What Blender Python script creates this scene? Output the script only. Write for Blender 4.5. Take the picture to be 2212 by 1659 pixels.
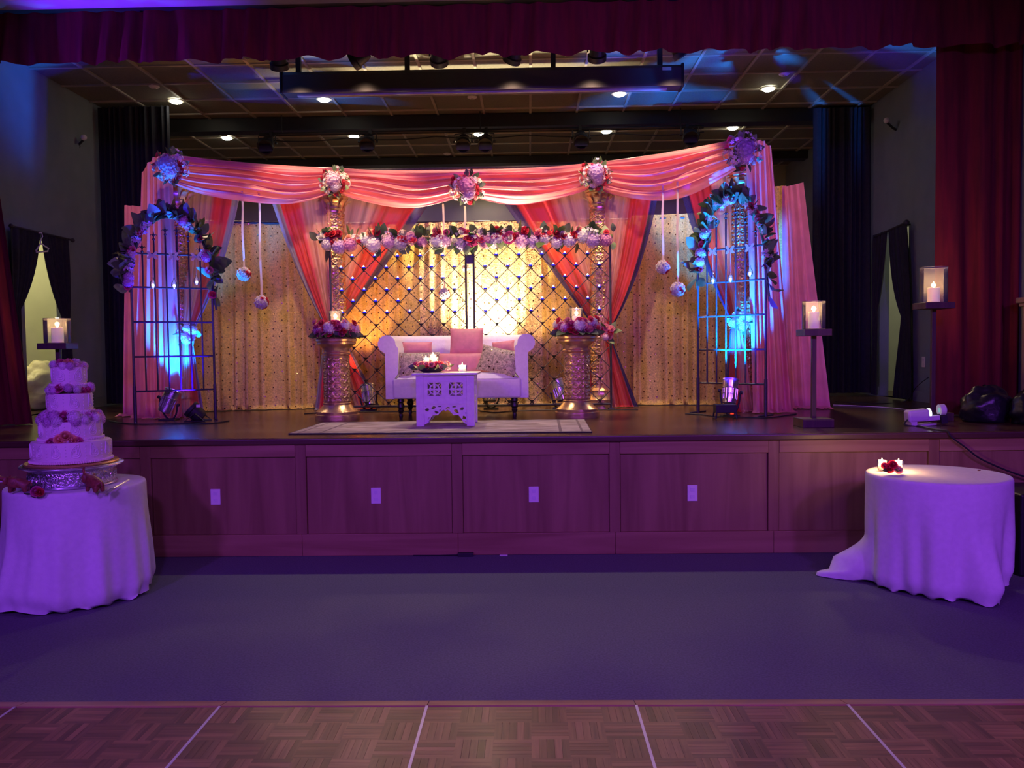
import bpy, math, random
from mathutils import Vector, Matrix, Quaternion
PI = math.pi
SC = bpy.context.scene; COL = SC.collection
for o in list(bpy.data.objects): bpy.data.objects.remove(o)

# ------------------------------------------------------------------ camera, world, exposure, hall lights
F, CX, CY, EYE = 1780.0, 1106.0, 829.5, 1.58
ROT = Matrix.Rotation(math.radians(1.22), 3, 'Z') @ Matrix.Rotation(PI/2-math.radians(2.49), 3, 'X') @ Matrix.Rotation(-.012, 3, 'Z')
cd = bpy.data.cameras.new('camera'); cam = bpy.data.objects.new('camera', cd); COL.objects.link(cam)
cd.sensor_fit = 'HORIZONTAL'; cd.sensor_width = 36; cd.lens = 36*F/2212; cd.clip_start = .05; cd.clip_end = 100
cam.location = (0, 0, EYE); cam.rotation_euler = ROT.to_euler(); SC.camera = cam
w = bpy.data.worlds.new('world'); SC.world = w; w.use_nodes = True
w.node_tree.nodes['Background'].inputs[0].default_value = (.25, .2, .35, 1); w.node_tree.nodes['Background'].inputs[1].default_value = .012
vs = SC.view_settings; vs.view_transform = 'Standard'; vs.look = 'None'; vs.gamma = 1; vs.use_curve_mapping = False; vs.exposure = 0.0

def lamp(name, kind, loc, col, power, aim=None, angle=60, blend=.5, size=.1, parent=None):
    l = bpy.data.lights.new(name, kind); l.color = col; l.energy = power
    l.shadow_soft_size = size
    if kind == 'SPOT': l.spot_size = math.radians(angle); l.spot_blend = blend
    o = bpy.data.objects.new(name, l); COL.objects.link(o); o.location = loc
    if aim is not None: o.rotation_euler = (Vector(aim)-Vector(loc)).to_track_quat('-Z', 'Y').to_euler()
    if parent: o.parent = parent; o.location = Vector(loc)-ORI.get(parent, Vector())
    return o
ORI = {}
VIOLET = (.30, .06, 1.0)
for x, y, p in ((-3.6, -2.6, 1000), (0.3, -3.4, 1020), (4.2, -2.6, 1000)):
    lamp('hall_wash_lamp', 'SPOT', (x, y, 4.3), VIOLET, p, (x*.45, 6.5, .3), 66, .8, .25)
# rose coloured hall lamp that reaches the stage front and the floor before it
lamp('hall_rose_lamp', 'SPOT', (2.6, -1.5, 4.3), (1, .16, .35), 60, (1.0, 6.2, .4), 60, .7, .3)
# floor uplights in the hall that wash the ceiling before the valance
lamp('hall_uplight', 'SPOT', (-5.3, 7.0, 1.0), (.14, .015, 1), 1500, (-3.6, 7.27, 4.69), 30, .9, .1)
lamp('hall_uplight', 'SPOT', (4.6, 5.2, .5), (.2, .02, 1), 260, (1.9, 7.5, 4.5), 40, .7, .1)

# ------------------------------------------------------------------ helpers
def ray(px, py): return ROT @ Vector(((px-CX)/F, -(py-CY)/F, -1))
def at(px, py, Y): d = ray(px, py); return Vector((0, 0, EYE))+d*(Y/d.y)
def onz(px, py, z): d = ray(px, py); return Vector((0, 0, EYE))+d*((z-EYE)/d.z)
def onx(px, py, X): d = ray(px, py); return Vector((0, 0, EYE))+d*(X/d.x)
ZS = .91                                     # stage deck height
def ons(px, py): return onz(px, py, ZS)
ZC = 4.69                                    # ceiling height
def lerp(a, b, t): return a+(b-a)*t
def sm(t): t = min(1, max(0, t)); return t*t*(3-2*t)

def tag(o, label=None, cat=None, group=None, kind=None):
    if label: o['label'] = label
    if cat: o['category'] = cat
    if group: o['group'] = group
    if kind: o['kind'] = kind
    return o
def thing(name, loc, label=None, cat=None, group=None, kind=None):
    o = bpy.data.objects.new(name, None); COL.objects.link(o); o.location = loc; o.empty_display_size = .05
    ORI[o] = Vector(loc); return tag(o, label, cat, group, kind)

class MB:
    def __init__(s): s.v = []; s.f = []; s.uv = []
    def add(s, vs, fs, uv=None):
        n = len(s.v); s.v += [tuple(v) for v in vs]; s.uv += uv if uv else [(0, 0)]*len(vs)
        s.f += [tuple(i+n for i in f) for f in fs]; return s
    def box(s, c, d, rz=0):
        ca, sa = math.cos(rz), math.sin(rz); vs = []
        for k in range(8):
            x = (k & 1)-.5; y = (k >> 1 & 1)-.5; z = (k >> 2)-.5
            x *= d[0]; y *= d[1]; z *= d[2]
            vs.append((c[0]+x*ca-y*sa, c[1]+x*sa+y*ca, c[2]+z))
        return s.add(vs, [(0, 2, 3, 1), (4, 5, 7, 6), (0, 1, 5, 4), (2, 6, 7, 3), (0, 4, 6, 2), (1, 3, 7, 5)])
    def lathe(s, prof, c=(0, 0, 0), n=24, ax=None, cap=True):
        c = Vector(c); q = Vector(ax).to_track_quat('Z', 'Y') if ax is not None else Quaternion()
        vs = []; fs = []
        for r, z in prof:
            for k in range(n): a = 2*PI*k/n; vs.append(c+q @ Vector((r*math.cos(a), r*math.sin(a), z)))
        m = len(prof)
        for i in range(m-1):
            for k in range(n):
                k2 = (k+1) % n; fs.append((i*n+k, i*n+k2, (i+1)*n+k2, (i+1)*n+k))
        if cap:
            if prof[0][0] > 1e-5: fs.append(tuple(range(n-1, -1, -1)))
            if prof[-1][0] > 1e-5: fs.append(tuple((m-1)*n+k for k in range(n)))
        return s.add(vs, fs)
    def tube(s, path, r, n=6, closed=False):
        P = [Vector(p) for p in path]; m = len(P); vs = []; fs = []; ref = None
        for i, p in enumerate(P):
            a = P[i-1] if i > 0 or closed else p; b = P[(i+1) % m] if i < m-1 or closed else p
            t = (b-a).normalized()
            if ref is None: ref = t.orthogonal().normalized()
            ref = (ref-t*ref.dot(t)); ref = ref.normalized() if ref.length > 1e-6 else t.orthogonal().normalized()
            bi = t.cross(ref); rr = r(i/(m-1)) if callable(r) else r
            for k in range(n): an = 2*PI*k/n; vs.append(p+(ref*math.cos(an)+bi*math.sin(an))*rr)
        for i in range(m if closed else m-1):
            j = (i+1) % m
            for k in range(n): k2 = (k+1) % n; fs.append((i*n+k, i*n+k2, j*n+k2, j*n+k))
        if not closed: fs.append(tuple(range(n-1, -1, -1))); fs.append(tuple((m-1)*n+k for k in range(n)))
        return s.add(vs, fs)
    def ell(s, c, r, nu=12, nv=8, q=None):
        c = Vector(c); vs = []; fs = []
        for j in range(1, nv):
            t = PI*j/nv
            for i in range(nu):
                a = 2*PI*i/nu; p = Vector((r[0]*math.sin(t)*math.cos(a), r[1]*math.sin(t)*math.sin(a), -r[2]*math.cos(t)))
                vs.append(c+(q @ p if q else p))
        p = Vector((0, 0, -r[2])); vs.append(c+(q @ p if q else p)); vs.append(c-(q @ p if q else p))
        for j in range(nv-2):
            for i in range(nu): i2 = (i+1) % nu; fs.append((j*nu+i, j*nu+i2, (j+1)*nu+i2, (j+1)*nu+i))
        b = (nv-1)*nu
        for i in range(nu): i2 = (i+1) % nu; fs.append((b, i2, i)); fs.append((b+1, (nv-2)*nu+i, (nv-2)*nu+i2))
        return s.add(vs, fs)
    def grid(s, fn, nu, nv, closeu=False):
        vs = []; uv = []; fs = []; cu = nu if closeu else nu+1
        for j in range(nv+1):
            for i in range(cu): vs.append(fn(i/nu, j/nv)); uv.append((i/nu, j/nv))
        for j in range(nv):
            for i in range(nu):
                i2 = (i+1) % cu; fs.append((j*cu+i, j*cu+i2, (j+1)*cu+i2, (j+1)*cu+i))
        return s.add(vs, fs, uv)
    def fret(s, x0, x1, z0, z1, nx, nz, keep, y, th):
        """pierced plate in the XZ plane: grid cells kept where keep(x, z), front at y, back at y+th"""
        K = [[keep(lerp(x0, x1, (i+.5)/nx), lerp(z0, z1, (j+.5)/nz)) for i in range(nx)] for j in range(nz)]
        vid = {}; vs = []; fs = []
        def V(i, j, b):
            k = (i, j, b)
            if k not in vid: vid[k] = len(vs); vs.append((lerp(x0, x1, i/nx), y+(th if b else 0), lerp(z0, z1, j/nz)))
            return vid[k]
        g = lambda i, j: 0 <= i < nx and 0 <= j < nz and K[j][i]
        for j in range(nz):
            for i in range(nx):
                if not K[j][i]: continue
                fs.append((V(i, j, 0), V(i+1, j, 0), V(i+1, j+1, 0), V(i, j+1, 0)))
                fs.append((V(i, j, 1), V(i, j+1, 1), V(i+1, j+1, 1), V(i+1, j, 1)))
                if not g(i-1, j): fs.append((V(i, j, 0), V(i, j+1, 0), V(i, j+1, 1), V(i, j, 1)))
                if not g(i+1, j): fs.append((V(i+1, j, 0), V(i+1, j, 1), V(i+1, j+1, 1), V(i+1, j+1, 0)))
                if not g(i, j-1): fs.append((V(i, j, 0), V(i, j, 1), V(i+1, j, 1), V(i+1, j, 0)))
                if not g(i, j+1): fs.append((V(i, j+1, 0), V(i+1, j+1, 0), V(i+1, j+1, 1), V(i, j+1, 1)))
        return s.add(vs, fs)
    def mesh(s, name, mat, smooth=True, org=(0, 0, 0), ang=40):
        me = bpy.data.meshes.new(name); o = Vector(org)
        me.from_pydata([tuple(Vector(v)-o) for v in s.v], [], s.f)
        if any(u != (0, 0) for u in s.uv):
            L = me.uv_layers.new(name='UVMap')
            for i, lp in enumerate(me.loops): L.data[i].uv = s.uv[lp.vertex_index]
        if mat: me.materials.append(mat)
        if smooth:
            me.polygons.foreach_set('use_smooth', [True]*len(me.polygons))
            if ang < 180: me.set_sharp_from_angle(angle=math.radians(ang))
        me.update(); return me
    def build(s, name, mat, parent=None, smooth=True, org=None, local=False, ang=40, bevel=0):
        """one mesh object; vertices are given in world space unless local"""
        if parent is not None: base = Vector() if local else ORI[parent]
        elif org is not None: base = Vector(org)
        else:
            xs, ys, zs = zip(*s.v); base = Vector(((min(xs)+max(xs))/2, (min(ys)+max(ys))/2, min(zs)))
        o = bpy.data.objects.new(name, s.mesh(name, mat, smooth, base, ang)); COL.objects.link(o)
        ORI[o] = ORI[parent] if parent is not None else base
        if parent is not None: o.parent = parent
        else: o.location = base
        if bevel:
            b = o.modifiers.new('bevel', 'BEVEL'); b.width = bevel; b.segments = 3; b.limit_method = 'ANGLE'
        return o
def place(me, parent, loc, rot=None, sc=1, name=None, mat4=None):
    """an object that shares mesh data; loc in the parent's own space"""
    o = bpy.data.objects.new(name or me.name.split('.')[0], me); COL.objects.link(o)
    if parent is not None: o.parent = parent; ORI[o] = ORI.get(parent, Vector())
    else: ORI[o] = Vector(loc)
    o.location = loc; o.rotation_mode = 'QUATERNION'
    if rot is not None: o.rotation_quaternion = rot
    o.scale = (sc, sc, sc) if not hasattr(sc, '__len__') else sc
    return o
def aimq(d, spin=0): return Vector(d).to_track_quat('Z', 'Y') @ Quaternion((0, 0, 1), spin)
def copy_tree(o, loc, parent=None):
    c = o.copy(); COL.objects.link(c); c.parent = parent
    if parent is None: c.location = loc; ORI[c] = Vector(loc)
    else: ORI[c] = ORI[parent]
    for ch in list(o.children): copy_tree(ch, None, c)
    return c

# ------------------------------------------------------------------ materials
MATS = {}
def nodes(name):
    m = bpy.data.materials.new(name); m.use_nodes = True; nt = m.node_tree
    return m, nt, nt.nodes['Principled BSDF'], nt.nodes.new, nt.links.new
def mat(name, col, rough=.6, metal=0, var=.18, vs=6, bump=0, bs=80, emit=None, es=0, sheen=0, rnd=0, stretch=(1, 1, 1), spec=.5, coat=0, sss=0, trans=0):
    if name in MATS: return MATS[name]
    m, nt, b, N, L = nodes(name)
    tc = N('ShaderNodeTexCoord'); mp = N('ShaderNodeMapping'); mp.inputs['Scale'].default_value = stretch
    L(tc.outputs['Object'], mp.inputs[0])
    nz = N('ShaderNodeTexNoise'); nz.inputs['Scale'].default_value = vs; nz.inputs['Detail'].default_value = 5; L(mp.outputs[0], nz.inputs['Vector'])
    cr = N('ShaderNodeValToRGB'); c = Vector(col)
    cr.color_ramp.elements[0].position = .3; cr.color_ramp.elements[1].position = .7
    cr.color_ramp.elements[0].color = (*(c*(1-var)), 1); cr.color_ramp.elements[1].color = (*(c*(1+var)), 1)
    L(nz.outputs[0], cr.inputs[0]); out = cr.outputs[0]
    if rnd:
        oi = N('ShaderNodeObjectInfo'); mr = N('ShaderNodeMapRange'); mr.inputs[3].default_value = 1-rnd; mr.inputs[4].default_value = 1+rnd
        L(oi.outputs['Random'], mr.inputs[0]); hs = N('ShaderNodeHueSaturation'); L(mr.outputs[0], hs.inputs['Value']); L(out, hs.inputs['Color']); out = hs.outputs[0]
    L(out, b.inputs['Base Color'])
    b.inputs['Roughness'].default_value = rough; b.inputs['Metallic'].default_value = metal; b.inputs['Specular IOR Level'].default_value = spec
    b.inputs['Coat Weight'].default_value = coat
    if sheen: b.inputs['Sheen Weight'].default_value = sheen; b.inputs['Sheen Tint'].default_value = (*col, 1)
    if sss: b.inputs['Subsurface Weight'].default_value = sss; b.inputs['Subsurface Radius'].default_value = (.05, .032, .02)
    if emit: b.inputs['Emission Color'].default_value = (*emit, 1); b.inputs['Emission Strength'].default_value = es
    if bump:
        n2 = N('ShaderNodeTexNoise'); n2.inputs['Scale'].default_value = bs; n2.inputs['Detail'].default_value = 3; L(mp.outputs[0], n2.inputs['Vector'])
        bp = N('ShaderNodeBump'); bp.inputs['Strength'].default_value = bump; bp.inputs['Distance'].default_value = .01; L(n2.outputs[0], bp.inputs['Height']); L(bp.outputs[0], b.inputs['Normal'])
    if trans:
        t = N('ShaderNodeBsdfTranslucent'); L(out, t.inputs[0]); mx = N('ShaderNodeMixShader'); mx.inputs[0].default_value = trans
        L(b.outputs[0], mx.inputs[1]); L(t.outputs[0], mx.inputs[2]); L(mx.outputs[0], nt.nodes['Material Output'].inputs[0])
    MATS[name] = m; return m
def wood(name, c1, c2, rough=.4, axis=0, scale=14, coat=0, rnd=0):
    m, nt, b, N, L = nodes(name)
    tc = N('ShaderNodeTexCoord'); mp = N('ShaderNodeMapping'); s = [scale]*3; s[axis] = scale*.07; mp.inputs['Scale'].default_value = s
    src = tc.outputs['Object']
    if rnd:
        oi = N('ShaderNodeObjectInfo'); va = N('ShaderNodeVectorMath'); va.operation = 'MULTIPLY_ADD'; va.inputs[1].default_value = (1, 1, 1)
        cx = N('ShaderNodeCombineXYZ')
        for k in range(3): L(oi.outputs['Random'], cx.inputs[k])
        sc = N('ShaderNodeVectorMath'); sc.operation = 'SCALE'; sc.inputs['Scale'].default_value = 37; L(cx.outputs[0], sc.inputs[0])
        L(src, va.inputs[0]); L(sc.outputs[0], va.inputs[2]); src = va.outputs[0]
    L(src, mp.inputs[0]); nz = N('ShaderNodeTexNoise'); nz.inputs['Scale'].default_value = 1; nz.inputs['Detail'].default_value = 7; nz.inputs['Distortion'].default_value = .9
    L(mp.outputs[0], nz.inputs['Vector']); cr = N('ShaderNodeValToRGB'); e = cr.color_ramp.elements
    e[0].position = .32; e[1].position = .68; e[0].color = (*c1, 1); e[1].color = (*c2, 1); L(nz.outputs[0], cr.inputs[0]); out = cr.outputs[0]
    if rnd:
        mr = N('ShaderNodeMapRange'); mr.inputs[3].default_value = 1-rnd; mr.inputs[4].default_value = 1+rnd; L(oi.outputs['Random'], mr.inputs[0])
        hs = N('ShaderNodeHueSaturation'); L(mr.outputs[0], hs.inputs['Value']); L(out, hs.inputs['Color']); out = hs.outputs[0]
    L(out, b.inputs['Base Color']); b.inputs['Roughness'].default_value = rough; b.inputs['Coat Weight'].default_value = coat; b.inputs['Coat Roughness'].default_value = .2
    bp = N('ShaderNodeBump'); bp.inputs['Strength'].default_value = .12; bp.inputs['Distance'].default_value = .004; L(nz.outputs[0], bp.inputs['Height']); L(bp.outputs[0], b.inputs['Normal'])
    return m
def glow(name, col, s):
    m, nt, b, N, L = nodes(name)
    lw = N('ShaderNodeTexNoise'); lw.inputs['Scale'].default_value = 3
    e = N('ShaderNodeEmission'); e.inputs[0].default_value = (*col, 1); e.inputs[1].default_value = s
    L(e.outputs[0], nt.nodes['Material Output'].inputs[0]); return m
def glass(name, col=(1, 1, 1), refl=.12):
    m, nt, b, N, L = nodes(name)
    t = N('ShaderNodeBsdfTransparent'); t.inputs[0].default_value = (*col, 1); g = N('ShaderNodeBsdfGlossy'); g.inputs['Roughness'].default_value = .05
    d = N('ShaderNodeBsdfDiffuse'); d.inputs[0].default_value = (.8, .8, .85, 1)
    fr = N('ShaderNodeFresnel'); fr.inputs[0].default_value = 1.45
    m0 = N('ShaderNodeMixShader'); m0.inputs[0].default_value = refl; L(t.outputs[0], m0.inputs[1]); L(d.outputs[0], m0.inputs[2])
    mx = N('ShaderNodeMixShader'); L(fr.outputs[0], mx.inputs[0]); L(m0.outputs[0], mx.inputs[1]); L(g.outputs[0], mx.inputs[2]); L(mx.outputs[0], nt.nodes['Material Output'].inputs[0])
    return m
def sheer(name, bands, alpha, sparkle=True):
    """sheer cloth: colour bands across u (pos, colour, opacity)"""
    m, nt, b, N, L = nodes(name)
    uv = N('ShaderNodeUVMap'); sx = N('ShaderNodeSeparateXYZ'); L(uv.outputs[0], sx.inputs[0])
    def ramp(vals):
        cr = N('ShaderNodeValToRGB'); el = cr.color_ramp.elements
        while len(el) < len(vals): el.new(.5)
        for e, (p, c) in zip(el, vals): e.position = p; e.color = (*c, 1)
        L(sx.outputs[0], cr.inputs[0]); return cr
    c = ramp([(p, col) for p, col, a in bands]); a = ramp([(p, (q, q, q)) for p, col, q in bands])
    nz = N('ShaderNodeTexNoise'); nz.inputs['Scale'].default_value = 1; nz.inputs['Detail'].default_value = 4
    mp = N('ShaderNodeMapping'); mp.inputs['Scale'].default_value = (22, 1.5, 1); L(uv.outputs[0], mp.inputs[0]); L(mp.outputs[0], nz.inputs['Vector'])
    ma = N('ShaderNodeMath'); ma.operation = 'MULTIPLY_ADD'; ma.inputs[1].default_value = .55; ma.inputs[2].default_value = -.27; L(nz.outputs[0], ma.inputs[0])
    ad = N('ShaderNodeMath'); ad.operation = 'ADD'; ad.use_clamp = True; L(a.outputs[0], ad.inputs[0]); L(ma.outputs[0], ad.inputs[1])
    b.inputs['Roughness'].default_value = .45; L(c.outputs[0], b.inputs['Base Color'])
    t = N('ShaderNodeBsdfTranslucent'); L(c.outputs[0], t.inputs[0]); m1 = N('ShaderNodeMixShader'); m1.inputs[0].default_value = .4; L(b.outputs[0], m1.inputs[1]); L(t.outputs[0], m1.inputs[2])
    tr = N('ShaderNodeBsdfTransparent'); m2 = N('ShaderNodeMixShader'); L(ad.outputs[0], m2.inputs[0]); L(tr.outputs[0], m2.inputs[1]); L(m1.outputs[0], m2.inputs[2])
    if sparkle:
        tc = N('ShaderNodeTexCoord'); vo = N('ShaderNodeTexVoronoi'); vo.inputs['Scale'].default_value = 55; L(tc.outputs['Object'], vo.inputs['Vector'])
        lt = N('ShaderNodeMath'); lt.operation = 'LESS_THAN'; lt.inputs[1].default_value = .28; L(vo.outputs['Distance'], lt.inputs[0])
        gt = N('ShaderNodeMath'); gt.operation = 'GREATER_THAN'; gt.inputs[1].default_value = .9; L(sx.outputs[0], gt.inputs[0])
        mu = N('ShaderNodeMath'); mu.operation = 'MULTIPLY'; L(lt.outputs[0], mu.inputs[0]); L(gt.outputs[0], mu.inputs[1]); L(mu.outputs[0], b.inputs['Metallic'])
    L(m2.outputs[0], nt.nodes['Material Output'].inputs[0]); return m
def sequin(name, base, scroll=0, alpha=1):
    """gold cloth with sewn sequins; the scroll strength shows the embroidery"""
    m, nt, b, N, L = nodes(name)
    tc = N('ShaderNodeTexCoord'); co = tc.outputs['UV']; mp = N('ShaderNodeMapping'); mp.inputs['Scale'].default_value = (1, 1, 1); L(co, mp.inputs[0])
    vo = N('ShaderNodeTexVoronoi'); vo.voronoi_dimensions = '2D'; vo.inputs['Scale'].default_value = 11; vo.inputs['Randomness'].default_value = .55; L(mp.outputs[0], vo.inputs['Vector'])
    lt = N('ShaderNodeMath'); lt.operation = 'LESS_THAN'; lt.inputs[1].default_value = .09; L(vo.outputs['Distance'], lt.inputs[0])
    v2 = N('ShaderNodeTexVoronoi'); v2.voronoi_dimensions = '2D'; v2.inputs['Scale'].default_value = 60; L(mp.outputs[0], v2.inputs['Vector'])
    wv = N('ShaderNodeTexNoise'); wv.inputs['Scale'].default_value = 26; wv.inputs['Detail'].default_value = 1; wv.inputs['Distortion'].default_value = 2.2; L(mp.outputs[0], wv.inputs['Vector'])
    cr = N('ShaderNodeValToRGB'); e = cr.color_ramp.elements; B = Vector(base)
    e[0].position = .44; e[1].position = .56; e[0].color = (*(B*(1-.12-scroll)), 1); e[1].color = (*(B*(1.08+scroll*.6)), 1); L(wv.outputs[0], cr.inputs[0])
    mc = N('ShaderNodeMixRGB'); L(lt.outputs[0], mc.inputs[0]); L(cr.outputs[0], mc.inputs[1]); mc.inputs[2].default_value = (.34, .2, .11, 1)
    L(mc.outputs[0], b.inputs['Base Color'])
    L(lt.outputs[0], b.inputs['Metallic'])
    rr = N('ShaderNodeMapRange'); rr.inputs[3].default_value = .5; rr.inputs[4].default_value = .18; L(lt.outputs[0], rr.inputs[0]); L(rr.outputs[0], b.inputs['Roughness'])
    ge = N('ShaderNodeNewGeometry'); sb = N('ShaderNodeVectorMath'); sb.operation = 'SUBTRACT'; sb.inputs[1].default_value = (.5, .5, .5); L(vo.outputs['Color'], sb.inputs[0])
    sc = N('ShaderNodeVectorMath'); sc.operation = 'SCALE'; L(sb.outputs[0], sc.inputs[0]); mm = N('ShaderNodeMath'); mm.operation = 'MULTIPLY'; mm.inputs[1].default_value = .9; L(lt.outputs[0], mm.inputs[0]); L(mm.outputs[0], sc.inputs['Scale'])
    bp = N('ShaderNodeBump'); bp.inputs['Strength'].default_value = .35; bp.inputs['Distance'].default_value = .006; L(v2.outputs['Distance'], bp.inputs['Height'])
    ad = N('ShaderNodeVectorMath'); ad.operation = 'ADD'; L(bp.outputs[0], ad.inputs[0]); L(sc.outputs[0], ad.inputs[1]); nm = N('ShaderNodeVectorMath'); nm.operation = 'NORMALIZE'; L(ad.outputs[0], nm.inputs[0]); L(nm.outputs[0], b.inputs['Normal'])
    t = N('ShaderNodeBsdfTranslucent'); L(mc.outputs[0], t.inputs[0]); mx = N('ShaderNodeMixShader'); mx.inputs[0].default_value = .25; L(b.outputs[0], mx.inputs[1]); L(t.outputs[0], mx.inputs[2]); L(mx.outputs[0], nt.nodes['Material Output'].inputs[0])
    return m

m_carpet = mat('carpet_grey', (.125, .14, .15), .95, var=.22, vs=90, bump=.5, bs=240)
m_oak = wood('oak_panel', (.20, .10, .045), (.31, .175, .085), .5, 2, 9)
m_oakh = wood('oak_rail', (.24, .12, .055), (.38, .22, .11), .48, 0, 9)
m_deck = wood('stage_deck', (.055, .025, .013), (.105, .05, .025), .27, 0, 7)
m_nose = wood('stage_nosing', (.06, .025, .015), (.10, .045, .025), .4, 0, 9)
m_parq = wood('parquet', (.13, .06, .026), (.25, .125, .055), .55, 0, 30, .03, .38)
m_ramp = wood('ramp_wood', (.3, .16, .07), (.48, .28, .13), .45, 0, 10)
m_alu = mat('aluminium', (.6, .58, .56), .5, .2, .05)
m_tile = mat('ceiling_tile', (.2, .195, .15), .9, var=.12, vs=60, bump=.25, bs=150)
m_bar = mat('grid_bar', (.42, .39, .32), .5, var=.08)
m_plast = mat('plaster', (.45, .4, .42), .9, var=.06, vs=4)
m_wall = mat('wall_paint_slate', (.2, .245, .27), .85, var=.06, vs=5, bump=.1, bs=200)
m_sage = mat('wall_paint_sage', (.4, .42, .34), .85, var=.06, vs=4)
m_black = mat('black_paint', (.012, .012, .014), .5, var=.2)
m_blackcloth = mat('black_cloth', (.016, .017, .026), .95, var=.25, vs=20, sheen=.1)
m_red = mat('red_velvet', (.125, .004, .008), .9, var=.3, vs=7, sheen=.35, stretch=(3, 3, .3))
m_white = mat('white_cloth', (.8, .78, .78), .85, var=.04, vs=30, bump=.15, bs=300)
m_ivory = mat('ivory_plate', (.78, .76, .72), .45, var=.03)
m_iron = mat('black_iron', (.05, .045, .05), .45, .2, var=.3, vs=40)
m_gold = mat('gold_paint', (.66, .45, .22), .27, .75, var=.22, vs=18, bump=.15, bs=60)
m_pink = mat('pink_satin', (.8, .25, .28), .42, var=.1, vs=5, bump=.12, bs=12, sheen=.3, trans=.32)
m_pink2 = mat('pale_pink_cloth', (.8, .26, .34), .6, var=.1, vs=6, bump=.15, bs=14, trans=.32)
m_linen = mat('white_linen', (.76, .73, .74), .8, var=.05, vs=40, bump=.15, bs=250, sheen=.2)
m_cush = mat('pink_cushion', (.66, .25, .25), .55, var=.12, vs=14, bump=.12, bs=120, sheen=.3)
m_ebony = mat('ebony_wood', (.018, .013, .012), .35, var=.3)
m_whitewood = mat('white_carved_wood', (.8, .77, .76), .6, var=.06, vs=25, bump=.12, bs=90)
m_chrome = mat('chrome', (.82, .82, .84), .2, .9, .03)
m_silver = mat('silver', (.75, .74, .76), .2, 1, .2, vs=60, bump=.6, bs=55)
m_rubber = mat('black_rubber', (.014, .014, .016), .6, var=.2)
m_icing = mat('ivory_icing', (.84, .72, .7), .6, var=.04, sss=.1)
m_pipe = mat('white_piping', (.9, .82, .84), .55, var=.03)
m_goldboard = mat('gold_board', (.75, .5, .16), .35, .7, var=.08)
m_wax = mat('ivory_wax', (.9, .82, .72), .5, var=.03, sss=.9)
m_bag = mat('black_plastic_bag', (.012, .012, .014), .3, var=.2, bump=.7, bs=14)
m_wbag = mat('white_plastic_bag', (.85, .8, .55), .4, var=.1, bump=.8, bs=12)
m_elep = mat('brown_carved_wood', (.24, .07, .035), .5, var=.3, vs=50)
m_dwood = wood('dark_stand_wood', (.045, .022, .018), (.09, .045, .034), .5, 2, 12)
m_proj = mat('white_plastic', (.7, .68, .7), .45, var=.04)
m_ribbon = mat('cream_ribbon', (.75, .62, .5), .5, var=.06, trans=.3)
m_seqc = sequin('sequin_cushion', (.56, .48, .32), .22)
m_goldcl = sequin('gold_cloth', (.66, .44, .12), .06)
m_broc = sequin('gold_brocade', (.68, .47, .22), .26)
PALE, RED, NAVY = (.86, .42, .44), (.72, .05, .07), (.05, .035, .12)
m_sheer = sheer('sheer_tieback', [(0, PALE, .48), (.36, PALE, .55), (.5, RED, .82), (.86, RED, .88), (.89, NAVY, .95), (1, NAVY, .95)], .5)
m_sheer_teal = sheer('sheer_tieback_silver', [(0, PALE, .48), (.45, PALE, .55), (.56, RED, .82), (.86, RED, .88), (.89, (.30, .27, .36), .95), (1, (.30, .27, .36), .95)], .5)
g_flame = glow('flame', (1, .62, .25), 38)
g_down = glow('downlight_bulb', (1, .93, .72), 26)
g_tea = glow('tealight_flame', (.72, .8, 1), 9)
g_led = glow('blue_led_cup', (.03, .02, 1), .9)
m_glass = glass('clear_glass', refl=.10)
m_wine = mat('maroon_speck', (.2, .02, .03), .6)
# ------------------------------------------------------------------ setting
SY = 6.25                                    # stage front
XL, XR, YB, YV = -5.4, 4.5, 14.6, 7.66        # side walls, back wall, valance plane
def struct(o): o['kind'] = 'structure'; return o
struct(MB().box((0, .6, -.05), (14, 11.4, .1)).build('floor', m_carpet, smooth=False))

# stage platform: deck, nosing, oak front
st = thing('stage_platform', (0, SY, 0), 'raised stage with dark wooden deck and panelled oak front', 'stage', kind='structure')
MB().box((0, (SY+YB)/2+.02, ZS-.02), (13.6, YB-SY-.04, .04)).build('deck', m_deck, st, False)
MB().box((0, SY-.005, ZS-.024), (13.6, .05, .052)).build('nosing', m_nose, st, False, bevel=.012)
MB().box((0, SY+.045, .43), (13.6, .05, .86)).build('backing', m_oak, st, False)
SX = [-.56+1.2*k for k in range(-5, 7)]
for x in SX:
    MB().box((x, SY+.006, .515), (.08, .03, .69)).build('stile', m_oak, st, False, bevel=.003)
for a, b in zip(SX[:-1], SX[1:]):
    c = (a+b)/2
    MB().box((c, SY+.014, .47), (1.112, .012, .60)).build('panel', m_oak, st, False, bevel=.003)
    MB().box((c, SY+.004, .815), (1.118, .034, .094)).build('top_rail', m_oakh, st, False, bevel=.003)
    MB().box((c, SY+.004, .086), (1.198, .036, .168)).build('bottom_rail', m_oakh, st, False, bevel=.003)

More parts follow.
